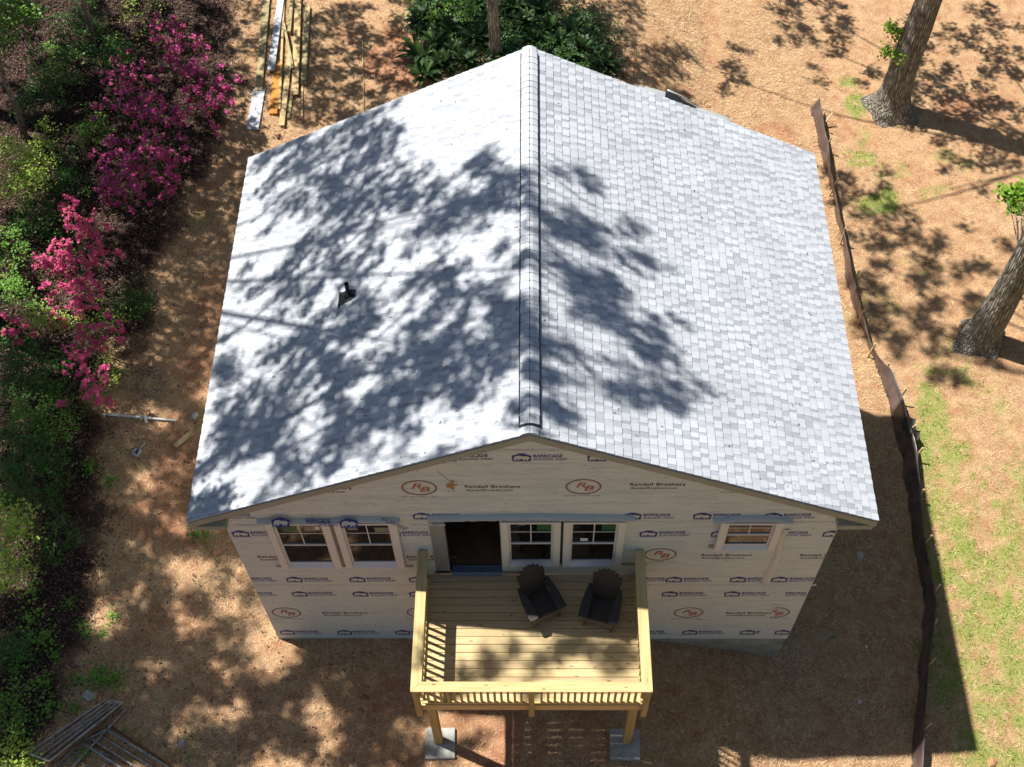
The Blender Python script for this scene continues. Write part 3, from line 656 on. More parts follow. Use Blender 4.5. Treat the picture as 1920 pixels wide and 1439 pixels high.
# ------------------------------------------------------------------ DECK
deck = empty('wooden_deck', (0, 0, 0), label='raised deck of new yellow pine with railing at the front of the house', cat='deck')
ZD = 3.0; DX = 1.76; DY = -2.26
b = MB(); nb = 16; bw = (abs(DY)-.03)/nb
for k in range(nb):
    y1 = -.03-bw*k; b.box((-DX, y1-bw+.009, ZD-.03), (DX, y1, ZD+random.uniform(-.0015,.0015)))
b.build('decking', M_deck, deck, bevel=.003)
b = MB(); b.box((-DX-.04,DY-.04,ZD-.26),(DX+.04,DY,ZD-.034)); b.build('rim_board', M_rail, deck)
for s_ in (-1, 1):
    b = MB(); x = s_*(DX+.02); b.box((x-.02,DY,ZD-.26),(x+.02,-.03,ZD-.034)); b.build('rim_board', M_railY, deck)
b = MB()
for k in range(9):
    x = -DX+.2+k*.4; b.box((x-.019,DY+.002,ZD-.22),(x+.019,-.05,ZD-.036))
b.build('joist', M_railY, deck)
b = MB(); b.box((-DX+.05,DY+.12,ZD-.44),(DX-.05,DY+.20,ZD-.225)); b.build('beam', M_rail, deck)
CZ = ZD + .95                                            # top of the cap rail
xo, xi, yo, yi = 1.865, 1.70, -2.415, -2.255
b = MB(); b.add([(-xo,yo,CZ),(xo,yo,CZ),(xi,yi,CZ),(-xi,yi,CZ),(-xo,yo,CZ-.036),(xo,yo,CZ-.036),(xi,yi,CZ-.036),(-xi,yi,CZ-.036)], [(0,1,2,3),(7,6,5,4),(0,4,5,1),(2,6,7,3)]); b.build('cap_rail', M_rail, deck)
for s_ in (-1, 1):
    e = s_*.002; b = MB(); b.add([(s_*xo+e,yo+.003,CZ),(s_*xo,-.02,CZ),(s_*xi,-.02,CZ),(s_*xi,yi+.003,CZ),(s_*xo+e,yo+.003,CZ-.036),(s_*xo,-.02,CZ-.036),(s_*xi,-.02,CZ-.036),(s_*xi,yi+.003,CZ-.036)],
        [(0,1,2,3),(7,6,5,4),(0,4,5,1),(1,5,6,2),(2,6,7,3)]); b.build('cap_rail', M_railY, deck)
for x, y in ((-1.815,-2.345),(1.815,-2.345),(0,-2.345),(-1.815,-.09),(1.815,-.09)):
    b = MB(); b.box((x-.045,y-.045,ZD-.33),(x+.045,y+.045,CZ-.037)); b.build('rail_post', M_post, deck, bevel=.004)
b = MB(); b.box((-1.745,-2.297,ZD+.035),(-.0,-2.259,ZD+.07)); b.box((.003,-2.297,ZD+.035),(1.745,-2.259,ZD+.07)); b.build('bottom_rail', M_rail, deck)
for s_ in (-1, 1):
    b = MB(); b.box((s_*1.765-.019,-2.25,ZD+.035),(s_*1.765+.019,-.14,ZD+.07)); b.build('bottom_rail', M_railY, deck)
b = MB(); b.box((-1.77,-2.335,CZ-.127),(-.046,-2.30,CZ-.038)); b.box((.046,-2.335,CZ-.127),(1.77,-2.30,CZ-.038)); b.build('top_rail', M_rail, deck)
for s_ in (-1, 1):
    b = MB(); x = s_*1.80; b.box((x-.02,-2.29,CZ-.127),(x+.02,-.14,CZ-.038)); b.build('top_rail', M_railY, deck)
bm_ = MB(); bm_.box((-.019,-.019,0),(.019,.019,CZ-.04-(ZD+.07))); bme = bm_.mesh('baluster')
for k in range(32):
    x = -1.77+.046+ (k+.75)*(3.54-.09)/32.5
    if abs(x) < .075: continue
    o = link('baluster', bme, M_post, deck); o.location = (x, -2.278, ZD+.07)
for s_ in (-1, 1):
    for k in range(17):
        o = link('baluster', bme, M_post, deck); o.location = (s_*1.765, -.24-k*.122, ZD+.07)
for px_, py_, xx in ((822,1400,-1.70),(1181,1402,1.72)):
    gzv = gz(xx, -1.95)
    b = MB(); b.box((xx-.07,DY+.20,gzv+.02),(xx+.07,DY+.34,ZD-.225)); b.build('support_post', M_post, deck, bevel=.004)
for (q, lab) in (((798,1368),'square concrete pad under the left deck post'),((1143,1370),'square concrete pad under the right deck post')):
    p = gp(q[0]+28, q[1]+28); b = MB(); b.box((-.27,-.28,-.06),(.27,.28,.07)); o = b.build('concrete_pad', M_conc, None, bevel=.012)
    o.location = (p.x, p.y, p.z+.02); o.rotation_euler = (0, 0, random.uniform(-.03, .03)); setp(o, lab, 'concrete pad', 'pads under the deck posts')

# ------------------------------------------------------------------ CHAIRS (slatted, fan backed)
def chair(loc, yaw, lab):
    t = empty('garden_chair', loc, yaw, label=lab, cat='chair', group='slatted chairs on the deck')   # faces -Y locally
    for s_ in (-1, 1):
        b = MB(); b.box((s_*.265-.02,-.30,0),(s_*.265+.02,-.20,.53)); b.build('leg', M_chairleg, t, bevel=.006)
        b = MB(); b.bar((s_*.235,-.27,.34),(s_*.235,.42,.04),.03,.12,(0,0,1)); b.build('leg', M_chair, t)
        b = MB(); o_ = []; prof = [(-.36,.05),(-.34,.085),(-.2,.09),(.0,.08),(.2,.055),(.34,.03)]
        L_ = [(s_*(.285-pw), y) for y, pw in prof]; R_ = [(s_*(.285+pw), y) for y, pw in prof][::-1]; pl = L_+R_; nn = len(pl)
        if s_ < 0: pl = pl[::-1]
        b.add([(x,y,.555) for x, y in pl]+[(x,y,.53) for x, y in pl], [tuple(range(nn))[::-1], tuple(range(nn,2*nn))]+[(k,(k+1)%nn,nn+(k+1)%nn,nn+k) for k in range(nn)]); b.build('arm', M_chair, t)
        b = MB(); b.box((s_*.27-.018,.20,.33),(s_*.27+.018,.27,.53)); b.build('arm_support', M_chair, t)
    b = MB()
    for k in range(8):
        tt = k/7; y = -.29+tt*.50; z = .385-.14*tt; b.box((-.25,y,z-.012),(.25,y+.062,z+.010))
    b.build('seat', M_chair, t, bevel=.005)
    b = MB(); b.box((-.255,-.305,.24),(.255,-.285,.375)); b.build('apron', M_chairleg, t)
    b = MB()
    for k in range(7):
        u = (k-3)/3; xb = u*.20; xt = u*.245; Lh = .76-.15*u*u
        p = Vector((xb,.20,.22)); dirn = Vector((xt-xb,.34,.75)).normalized(); q = p+dirn*Lh; wb, wt = .060, .084
        sd = Vector((1,0,0)); nrm = Vector((0,-.9,.4)).normalized()
        top = [q-sd*wt/2, q-sd*wt*.25+dirn*.03, q+sd*wt*.25+dirn*.03, q+sd*wt/2]
        vs_ = [p-sd*wb/2]+top+[p+sd*wb/2]; n2 = len(vs_)
        b.add([v+nrm*(.012+.004*abs(u)) for v in vs_]+[v-nrm*.008 for v in vs_], [tuple(range(n2))[::-1], tuple(range(n2,2*n2))]+[(i,(i+1)%n2,n2+(i+1)%n2,n2+i) for i in range(n2)])
    b.build('backrest', M_chair, t)
    b = MB(); b.box((-.24,.36,.52),(.24,.40,.57)); b.build('back_brace', M_chair, t); t.scale = (.885, .885, .885)
    return t
chair((.15,-.66,ZD+.002), math.radians(25), 'dark slatted deck chair whose front left arm catches the sun, left of the pair')
chair((1.16,-.76,ZD+.002), math.radians(-15), 'dark slatted deck chair wholly in the shade beside the right railing')

# ------------------------------------------------------------------ SILT FENCE
topl = [(1537,183),(1545,240),(1552,265),(1560,330),(1575,400),(1590,470),(1604,530),(1616,580),(1630,635),(1645,668),(1672,695),(1690,738),(1703,790),(1716,825),(1722,865),(1727,930),(1733,1000),(1748,1080),(1757,1130),(1750,1185),(1742,1240),(1735,1330),(1730,1439),(1726,1520)]
botl = [(1519,203),(1530,238),(1537,285),(1553,335),(1566,395),(1580,450),(1583,510),(1598,565),(1616,612),(1634,660),(1650,715),(1668,762),(1676,810),(1686,845),(1694,890),(1702,950),(1711,1015),(1722,1085),(1734,1130),(1729,1190),(1722,1260),(1717,1340),(1706,1439),(1700,1520)]
fence = empty('silt_fence', gp(1640,700), label='sagging dark fabric fence on wooden stakes along the right of the house', cat='fence')
fl = Vector(fence.location); b = MB(); pts = []; tops = []
def lerpl(l, t):
    i = min(len(l)-2, int(t)); u = t-i; return (l[i][0]+(l[i+1][0]-l[i][0])*u, l[i][1]+(l[i+1][1]-l[i][1])*u)
NS = 160; HF = .60
for k in range(NS+1):
    t = k/NS*(len(topl)-1); bt = gp(*lerpl(botl, t)); q = lerpl(topl, t); hv = HF*(.85+.2*noise.noise(Vector((k*.11,0,3))))
    g_ = gp(*q, dz=hv); tp_ = Vector(onZ(q[0], q[1], g_.z+hv))
    for r_ in range(6):
        u = r_/5; v = bt.lerp(tp_, u); v.z = bt.z + (tp_.z-bt.z)*u**1.25 - .02*(r_ == 0)
        wv = noise.noise(Vector((k*.22, u*1.5, 1)))*.07 + noise.noise(Vector((k*.6, u*3, 8)))*.025
        v += Vector((wv*(1-u*.7), wv*.3, 0)); pts.append(v - fl)
    tops.append(tp_)
b.add(pts, [(6*k+r_, 6*k+6+r_, 6*k+7+r_, 6*k+1+r_) for k in range(NS) for r_ in range(5)], 0, True)
M_fab = mat('silt_fabric', (.115, .085, .082), rough=.4, spec=.6, var=.4, vscale=3, vcol=(.05, .035, .035))
fb = b.build('fabric', M_fab, fence); md = fb.modifiers.new('thick', 'SOLIDIFY'); md.thickness = .004
M_stake = mat('stake_wood', (.60, .45, .26), rough=.8, var=.3, vscale=10)
for k in range(4, NS, 9):
    p = tops[k] + Vector((.03, 0, 0)); g_ = gz(p.x, p.y); b = MB(); tilt = Vector((random.uniform(-.02,.10), random.uniform(-.06,.06), 0))
    b.bar(Vector((p.x, p.y, g_-.02))-fl-tilt*.3, p+Vector((0,0,.07))+tilt-fl, .036, .036, (0,1,0)); b.build('stake', M_stake, fence)
p0 = gp(1537,243); p1 = Vector(onZ(1561,212, p0.z+.35)); b = MB(); b.bar(p0-p0, p1-p0, .045, .03); o = b.build('wooden_stake', M_stake); o.location = p0; setp(o, 'pale wooden stake leaning out by the far end of the fabric fence', 'stake')
# stray bit of fabric folded over the fence
pb = gp(1706,800,.4); b = MB(); pts = []
for i in range(7):
    for j in range(5):
        pts.append((i*.055-.16+.03*math.sin(j*1.7), j*.13-.3, .42+.10*math.sin(i*.9)+.04*math.sin(j*2.3+i)+.02*random.random()))
b.add(pts, [(i*5+j, i*5+5+j, i*5+6+j, i*5+j+1) for i in range(6) for j in range(4)], 0, True); o = b.build('fabric_scrap', M_blackpl); o.location = pb; setp(o, 'crumpled black fabric end folded over the fence beside the roof edge', 'fabric')

# ------------------------------------------------------------------ TREES
GRP_T = 'large trees around the clearing'
def trunk_mesh(h, r0, r1, lean=(0, 0), flare=1.9, n=22, seg=26, seed=0):
    b = MB(); vs_ = []
    for k in range(seg+1):
        t = k/seg; z = h*t; r = r1+(r0-r1)*(1-t)**1.1; fl_ = (flare-1)*math.exp(-z/.33)
        cx, cy = lean[0]*t+.05*math.sin(z*.9+seed), lean[1]*t+.05*math.cos(z*.8+seed)
        for a_ in range(n):
            th = 2*math.pi*a_/n; lob = 1+.55*fl_*(math.sin(th*4+seed)+.6*math.sin(th*2.3+seed*2))
            rr = r*(1+fl_*max(.2, lob))*(1+.05*noise.noise(Vector((math.cos(th)*2, math.sin(th)*2, z*1.2+seed)))+.03*random.uniform(-1,1))
            vs_.append((cx+rr*math.cos(th), cy+rr*math.sin(th), z-.08))
    b.add(vs_, [(k*n+a_, k*n+(a_+1)%n, (k+1)*n+(a_+1)%n, (k+1)*n+a_) for k in range(seg) for a_ in range(n)], 0, True)
    return b
nt = M_bark.node_tree; N = nt.nodes; Lk = nt.links                # furrowed bark
tc = N.new('ShaderNodeTexCoord'); mp = N.new('ShaderNodeMapping'); mp.inputs['Scale'].default_value = (1, 1, .13); Lk.new(tc.outputs['Object'], mp.inputs[0])
vo = N.new('ShaderNodeTexVoronoi'); vo.feature = 'DISTANCE_TO_EDGE'; vo.inputs['Scale'].default_value = 17; Lk.new(mp.outputs[0], vo.inputs[0])
rr_ = N.new('ShaderNodeValToRGB'); rr_.color_ramp.elements[0].color = (.22,.21,.20,1); rr_.color_ramp.elements[1].position = .25; Lk.new(vo.outputs[0], rr_.inputs[0])
old = [l for l in nt.links if l.to_socket.name == 'Base Color'][0].from_socket
mx = N.new('ShaderNodeMix'); mx.data_type = 'RGBA'; mx.blend_type = 'MULTIPLY'; mx.inputs[0].default_value = .6; Lk.new(old, mx.inputs[6]); Lk.new(rr_.outputs[0], mx.inputs[7]); Lk.new(mx.outputs[2], N['Principled BSDF'].inputs['Base Color'])
bpn = [x for x in N if x.type == 'BUMP'][0]; Lk.new(rr_.outputs[0], bpn.inputs['Height']); bpn.inputs['Distance'].default_value = .06

pB, pC, pT = gp(1672,205), gp(1838,640), gp(930,96)
TREES = {   # base, trunk radius, height of the trunk, label
 'roof':   (Vector((-14.2, 8.0, 1.0)), .34, 11.0, 'tall leafy tree left of the house whose crown shades the roof'),
 'front':  (Vector((-15.0, .5, .5)), .30, 12.0, 'tall leafy tree left of the front yard whose crown dapples the straw'),
 'left':   (Vector((-17.5, 15, 1.2)), .30, 9.0, 'tall leafy tree over the pink flowering bushes'),
 'top':    (Vector((pT.x, pT.y, gz(pT.x, pT.y))), .155, 11.5, 'slim grey trunked tree rising behind the ridge of the roof'),
 'back':   (pB, .40, 9.0, 'thick oak with spreading roots and bright leaf tufts at the top right'),
 'right':  (pC, .36, 9.5, 'thick oak with furrowed bark at the right edge of the picture'),
}
clumps = {k: [] for k in TREES}; limbs = {k: [] for k in TREES}
SD = np.array(SUN) / SUN.z
def exit_t(Pt, tmin, margin=.05):
    t = tmin
    while t < 30:
        q = Pt + SD*t - CAM; f = q @ CF
        if f < .5 or abs(q @ CR)/f > .42+margin or abs(q @ CU)/f > .3147+margin: return t
        t += .25
    return t
def add_clump(Pt, r, den, tree, tmin=5.0, spread=2.6):
    t = exit_t(Pt, tmin) + random.random()*spread; clumps[tree].append((Pt + SD*t, r, den))
roofgrid = {  # shade on the roof, rows of 40 px from (360,160); two halves share the row
 160:".........65", 200:".....999953", 240:"....8869941", 280:"..457957762", 320:"..3556988741", 360:"..2375888551", 400:"..242477534", 440:"..1137545655", 480:"..3578755331", 520:"..3678563264",
 560:".126455763566", 600:".6322667414574467", 640:".4267793367867654", 680:".753668947677564", 720:".565546678856731", 760:".5698458983232", 800:".79845675261", 840:"5663586215351", 880:"52115643.42", 920:"..15310...."}
extra = [(280,800,"337300"),(320,800,"645870660"),(360,800,"6778744530"),(400,800,"8831277656"),(440,800,"421444686620"),(480,800,"564344655760"),(520,800,"688511488400"),(560,800,"645971387600"),(600,760,"5485785322784"),
 (640,960,"47653475"),(680,960,"66545655500"),(720,960,"32244668400"),(760,960,"5663322550")]
cells = {}
for yv, s_ in roofgrid.items():
    for i, ch in enumerate(s_):
        if ch.isdigit(): cells[(360+i*40, yv)] = int(ch)
for yv, x0, s_ in extra:
    for i, ch in enumerate(s_): cells[(x0+i*40, yv)] = int(ch)
def roof_hit(px, py):
    p = on_roof(px, py)
    return p if p is not None and abs(p.x) < HX-.05 and YF < p.y < YB else None
for (cx0, cy0), v in cells.items():
    if v <= 1: continue
    for sx_ in (7, 20, 33):
        for sy_ in (7, 20, 33):
            X_, Y_ = cx0+sx_, cy0+sy_
            if noise.noise(Vector((X_/34., Y_/30., 2))) + .55*noise.noise(Vector((X_/13., Y_/13., 9))) > (v-5.8-(1.5 if X_ > 1000 else 0))*.16: continue
            q = roof_hit(X_+random.uniform(-6,6), Y_+random.uniform(-6,6))
            if q is None: continue
            add_clump(np.array(q), random.uniform(.105,.15), 1.0, 'roof', tmin=7.0, spread=4.0)
def streak(pts, r0, r1, tree='roof', surf=roof_hit, tadd=1.0):
    P3 = []
    for q in pts:
        h = surf(*q) or (on_roof(*q) if surf is roof_hit else None)
        P3.append(np.array(h))
    t = max(exit_t(p, 5.0) for p in P3) + tadd
    W3 = [Vector(p + SD*t) for p in P3]; n = len(W3)
    limbs[tree].append((W3, [r0+(r1-r0)*i/(n-1) for i in range(n)], True)); return W3
streak([(352,898),(395,862),(440,836),(480,812),(540,783),(600,748),(660,712),(720,690),(770,668),(830,640)], .085, .03)
streak([(480,812),(520,765),(560,700),(600,655),(650,620),(700,560),(740,500)], .045, .02)
streak([(440,858),(520,845),(580,822),(640,788),(700,752),(760,720),(850,700)], .05, .02)
streak([(470,955),(510,905),(545,868),(590,830)], .022, .02)
streak([(395,760),(440,745),(500,720),(560,690)], .035, .02)
streak([(400,650),(450,620),(510,570),(560,520)], .03, .02)
streak([(560,520),(640,470),(700,420),(790,400),(860,390),(960,375)], .03, .015)
for q_ in ([(560,640),(620,600),(680,560),(730,520)],[(620,850),(700,800),(780,740),(860,690)],[(700,640),(760,590),(820,560),(900,540)],[(760,690),(830,660),(900,610)],[(480,560),(560,500),(620,430),(640,380)],[(620,430),(700,360),(780,330)],
    [(830,640),(880,600),(940,590)],[(800,500),(850,470),(900,400)],[(560,330),(640,290),(720,230)],[(470,420),(540,360),(620,320)]): streak(q_, .022, .007)
for q_ in ([(1016,350),(1060,372),(1100,410)],[(1016,400),(1070,425),(1130,450)],[(1016,450),(1080,490),(1130,530)],[(1016,540),(1090,575),(1160,620),(1200,650)],[(1016,610),(1080,625),(1150,660)],[(1016,690),(1080,710),(1160,735),(1230,770)],[(1016,730),(1090,750),(1130,755)]): streak(q_, .018, .006)
streak([(1012,318),(1050,342),(1090,375),(1140,400)], .02, .012); streak([(1020,420),(1070,450),(1120,475),(1170,510)], .02, .012)
streak([(1015,500),(1060,530),(1110,560),(1170,600)], .03, .015); streak([(1015,640),(1070,660),(1150,690),(1230,720),(1280,760)], .025, .012)
streak([(1015,770),(1060,795),(1100,815)], .03, .02)
# shade on the ground, rows of 80 px
gridg = [
 "6576765665667888730015842344","56887758856796883510462533","688766488.6....5710001674","4787777........0001157","4988896.........00651003","6869995..........6633",
 "6449983..........6752","4458970..........6661","55475............1454","66644............0013","77766..............00","688573.............00","388568..............0",
 "487634..............0","8756541.............0","887673366...........0","8878466477..........0","88886545664200000000"]
gridg[0] = "657676566787887311584244"; gridg[1] = "568877588567968835144625"
gridg[2] = "68876648860....571001674"; gridg[3] = "478777.............01157"; gridg[4] = "49889600...........65113"
gridg[5] = "686999500..........66333"[:0] + "6869995.............6633"; gridg[6] = "6449983.............6752"; gridg[7] = "4458970.............6661"; gridg[8] = "55475...............1454"
px_0 = lambda i, j: i < 5 and j < 16
for j, row in enumerate(gridg):
    for i, ch in enumerate(row[:24]):
        if not ch.isdigit(): continue
        v = int(ch)
        if v <= 1: continue
        if i < 3 and j < 15 and v < 6: v = max(2, v-1)
        if px_0(i, j) and v < 5: v -= 1
        if (i == 14 and j < 2) or (i in (21, 22, 23) and j < 4): v = min(9, v+2)
        if 3 <= i <= 5 and 3 <= j <= 9: v = min(9, v+2)
        for q_ in range(16):
            X_, Y_ = i*80+10+20*(q_ % 4), j*80+10+20*(q_//4)
            if noise.noise(Vector((X_/52., Y_/44., 6))) + .5*noise.noise(Vector((X_/19., Y_/18., 3))) > (v-5.3)*.16: continue
            px_, py_ = X_+random.uniform(-10,10), Y_+random.uniform(-10,10)
            p = gp(px_, py_)
            if abs(p.x) < W2+.3 and -.1 < p.y < 12.5: continue
            qr = np.array(p)+SD*(6.2-p.z)
            if -2 < qr[0] < HX-.5 and -.3 < qr[1] < 8.1: continue
            if p.x < 0 and p.y < 3.2: tr = 'front'
            elif p.x < -5: tr = 'left'
            elif p.x < 4.3: tr = 'top'
            elif p.y > 11: tr = 'back'
            else: tr = 'right'
            if tr == 'left' and p.y < 9: tr = 'roof'
            big = px_ < 700 and py_ > 700
            add_clump(np.array(p), random.uniform(.19,.28) if big else random.uniform(.15,.22), 1.5, tr, tmin=9.0 if big else 5.0, spread=2.0)
# blotches on the deck
for (px_, py_, n_c) in ((912,1235,2),(925,1255,1),(1060,1215,2),(1100,1205,1),(1130,1235,2),(1165,1218,3),(1150,1250,1),(1010,1240,1),(950,1210,1),(1190,1230,1),(870,1265,1),(1030,1228,1),(1000,1290,1),(850,1290,1)):
    for _ in range(n_c+1):
        add_clump(np.array(onZ(px_+random.uniform(-14,14), py_+random.uniform(-8,8), ZD)), .16, 1.3, 'roof')
nleaf = 0
for key, (base, rad, H, lab) in TREES.items():
    cl = clumps[key]; C3 = np.array([c[0] for c in cl])
    t = empty('leafy_tree', base, label=lab, cat='tree', group=GRP_T)
    top = C3.mean(0) if len(C3) else np.array(base) + [0,0,H]
    lean = (0, 0) if key in ('back', 'right', 'top') else ((top[0]-base.x)*.22, (top[1]-base.y)*.22)
    tm = trunk_mesh(H, rad, rad*.55, lean, 1.8 if key in ('back','right') else 1.3, seed=len(key)+key.count('r'))
    tm.build('trunk', M_bark, t)
    tb = Vector(base) + Vector((lean[0], lean[1], H-.15))
    # limbs: cluster the clumps, run a limb to every cluster, twigs to the clumps
    if len(C3):
        K = min(9, len(C3)); cen = C3[rng.choice(len(C3), K, replace=False)].copy()
        for _ in range(6):
            lb = np.argmin(((C3[:,None]-cen[None])**2).sum(-1), 1)
            for k in range(K):
                if (lb == k).any(): cen[k] = C3[lb == k].mean(0)
        b = MB()
        for W3, rs, rootit in limbs[key]:
            b.tube([v-base for v in W3], rs, 7, jit=.08)
            if W3[0].x < -6 or True:
                mid_ = (tb+W3[0])/2 + Vector((0,0,.3))
                if len(limbs[key]) and W3 is limbs[key][0][0]: b.tube([tb-base, mid_-base, W3[0]-base], [rad*.5, rs[0]*1.6, rs[0]], 7)
        for k in range(K):
            e = Vector(cen[k]); m1 = tb.lerp(e, .5) + Vector((0,0,.35)); r0 = min(rad*.3, .06)
            b.tube([tb-base, m1-base, e-base], [r0, r0*.6, .015], 5)
            idx = np.where(lb == k)[0]
            for ii in idx[::5]: b.tube([e-base, Vector(C3[ii])-base], [.012, .006], 3, cap=False)
        b.build('limb', M_bark, t)
        LC = []; 
        for c, r, den in cl:
            m_ = int(36*den*(r/.2)**1.2)
            if key == 'roof' and r < .151:
                ds = np.array([.85, .5, .1]) if c[0]-SD[0]*(c[2]-7) < 0 else np.array([.95, -.3, .1])
                LC.append(np.array(c) - np.array(base) + rng.normal(0, 1, (m_, 3))*r*.42 + ds*rng.normal(0, 1, (m_, 1))*r*.85); continue
            LC.append(np.array(c) - np.array(base) + rng.normal(0, 1, (m_, 3))*np.array([r, r, r*.9])*.62)
        LC = np.concatenate(LC); nleaf += len(LC)
        np_mesh('crown', leaves(LC, rng.uniform(.09,.16,len(LC)), rng.uniform(.06,.10,len(LC)), .5), 4, M_leafcast, t)
    TREES[key] = (base, rad, H, lab, t)
print('canopy leaves', nleaf)
for i, (x, y, h, lab) in enumerate(((17.5,-6,13,'tall unseen tree added right of the lawn to block low sky light'),(18.5,3,15,'broad unseen tree added beyond the furrowed oak to block low sky light'),(19,13,14,'unseen tree added far right of the two oaks to block low sky light'),  # trees added out of view to block low sky and deepen the shade
        (9,-21,13,'unseen tree added on the near side of the lawn to block sky light'),(-3,-23,14,'unseen tree added on the near side of the front yard to block sky light'),(-15,-17,13,'unseen tree added at the near left corner of the plot to block sky light'))):
    t = empty('leafy_tree', (x, y, gz(x, y)), label=lab, cat='tree', group=GRP_T); trunk_mesh(h*.7, .33, .16, seed=i*3+1).build('trunk', M_bark, t)
    b = MB(); LC = []
    for k in range(34):
        a = random.uniform(0, 6.28); r_ = random.uniform(.3, 1)**.5*3.6; c = np.array([math.cos(a)*r_, math.sin(a)*r_, h*random.uniform(.28, 1.0)])
        b.tube([Vector((0,0,c[2]*.6)), Vector(c)], [.06, .02], 4); LC.append(c + rng.normal(0,.75,(260,3)))
    b.build('limb', M_bark, t); LC = np.concatenate(LC); np_mesh('crown', leaves(LC, .30, .22, .5), 4, M_leafcast, t)
M_tuft = mat('spring_leaf', (.22, .40, .04), rough=.5, island=.3, transl=.4)
def tuft(tree, spots, L=.11, n=80, r=.16):
    t = TREES[tree][4]; base = TREES[tree][0]; LC = []
    for (px_, py_, zz_) in spots: LC.append(np.array(onZ(px_, py_, zz_)) - np.array(base) + rng.normal(0, 1, (n, 3))*r*.6)
    for q in LC:
        b = MB(); c = Vector(q.mean(0)); b.tube([Vector((c.x*.1, c.y*.1, c.z-.25)), c*.6+Vector((0,0,c.z*.4-.05)), c], [.018,.011,.005], 5); b.build('sprig', M_bark, t)
    for q in LC: np_mesh('leaf_tuft', leaves(q, rng.uniform(L*.7, L*1.2, len(q)), rng.uniform(L*.5, L*.8, len(q)), .8), 4, M_tuft, t)
zb_ = TREES['back'][0].z
tuft('back', [(1670,52,zb_+2.6),(1688,62,zb_+2.5),(1692,85,zb_+2.2),(1662,98,zb_+2.0),(1690,105,zb_+2.0),(1714,110,zb_+1.9)])
tuft('right', [(1885,362,zb_+3.2),(1900,372,zb_+3.1),(1912,352,zb_+3.2),(1905,392,zb_+3.0),(1920,370,zb_+3.1)], L=.15, n=60)

# ------------------------------------------------------------------ woodland on the left: slim trunks, log
for (a_, c_, r_, lab, nm) in (((172,90),(150,-60),.085,'slim dark trunk standing among the shrubs at the top left','b'),((45,255),(-8,90),.075,'slim leaning trunk at the left edge above the pale green bush','c')):
    p = gp(*a_); t = empty('young_tree', p, label=lab, cat='tree'); q = Vector(onZ(c_[0], c_[1], p.z+4.6)) - p
    b = MB(); b.tube([Vector((0,0,-.1)), q*.3+Vector((.04,0,0)), q*.65+Vector((-.03,0,0)), q], [r_*1.3, r_, r_*.8, r_*.55], 9, jit=.06); b.build('trunk', M_bark, t)
    LC = rng.normal(0,1,(500,3))*[.6,.6,.4] + np.array(q*1.15 + Vector((0,0,.3))); np_mesh('crown', leaves(LC, .1, .07), 4, M_leafcast, t)
p, q = gp(133,232), gp(166,302); b = MB(); d_ = Vector(onZ(133,232,p.z+.55)) ; b.tube([Vector((0,0,.05)), (Vector(onZ(136,236,q.z+.9))-q)], [.065,.055], 9)
o = b.build('broken_trunk', mat('bare_log', (.25,.21,.10), rough=.9, var=.4, vscale=8)); o.location = q; setp(o, 'pale broken stem jutting up in the dark wood beside the pink bush', 'tree stump')

# ------------------------------------------------------------------ AZALEAS
M_pinks = [mat('magenta_petal', (.55, .085, .27), rough=.6, island=.32, transl=.3), mat('rose_petal', (.74, .11, .28), rough=.6, island=.3, transl=.3)]
M_azleaf = mat('azalea_leaf', (.20, .27, .05), rough=.5, island=.35, transl=.3)
M_twig = mat('grey_twig', (.16, .12, .09), rough=.9)
def flowers(C):                                           # five petals round each centre
    n = len(C); nr = rng.normal(size=(n,3)); nr[:,2] = np.abs(nr[:,2])+1.2; nr = unit(nr); u = unit(np.cross(nr, rng.normal(size=(n,3)))); v = np.cross(nr, u); Q = []
    s = rng.uniform(.024, .040, n)[:,None]
    for k in range(4):
        a = 2*math.pi*k/4; d = u*math.cos(a)+v*math.sin(a); e = -u*math.sin(a)+v*math.cos(a)
        Q.append(np.stack([C, C+d*s*.7-e*s*.55+nr*s*.3, C+d*s*1.15+nr*s*.35, C+d*s*.7+e*s*.55+nr*s*.3], 1))
    return np.stack(Q, 1).reshape(-1, 4, 3)
def azalea(foot, blobs, lab, mi, green=.0, dens=1.0):
    p = gp(*foot); t = empty('azalea_bush', p, label=lab, cat='flowering bush', group='pink flowering azaleas'); FC = []; GC = []; tw = MB()
    for (px_, py_, r_, hz) in blobs:
        g_ = gp(px_, py_, hz); c = np.array(onZ(px_, py_, g_.z+hz)) - np.array(p); rr = r_/88.
        tw.tube([Vector((c[0]*.15, c[1]*.15, 0)), Vector(c)*.55+Vector((0,0,.1)), Vector(c)], [.02, .012, .006], 4, cap=False)
        nb_ = max(3, int(12*dens*(rr/.3)**2))
        for _ in range(nb_):
            e = rng.normal(0, 1, 3)*[rr*.62, rr*.62, .16]; cc = c+e
            if random.random() < .6: tw.tube([Vector(c), Vector(cc)], [.006, .003], 3, cap=False)
            k = random.randint(8, 18); FC.append(cc + rng.normal(0, .036, (k, 3)))
            if random.random() < .85: GC.append(cc + rng.normal(0, .10, (random.randint(6, 16), 3)) - [0,0,.04])
        if green: GC.append(c + rng.normal(0, 1, (int(green*120*(rr/.3)**2), 3))*[rr*.7, rr*.7, .12])
    tw.build('stems', M_twig, t); FC = np.concatenate(FC); np_mesh('blossoms', flowers(FC), 4, M_pinks[mi], t)
    if GC: GC = np.concatenate(GC); np_mesh('foliage', leaves(GC, rng.uniform(.03,.055,len(GC)), rng.uniform(.016,.028,len(GC))), 4, M_azleaf, t)
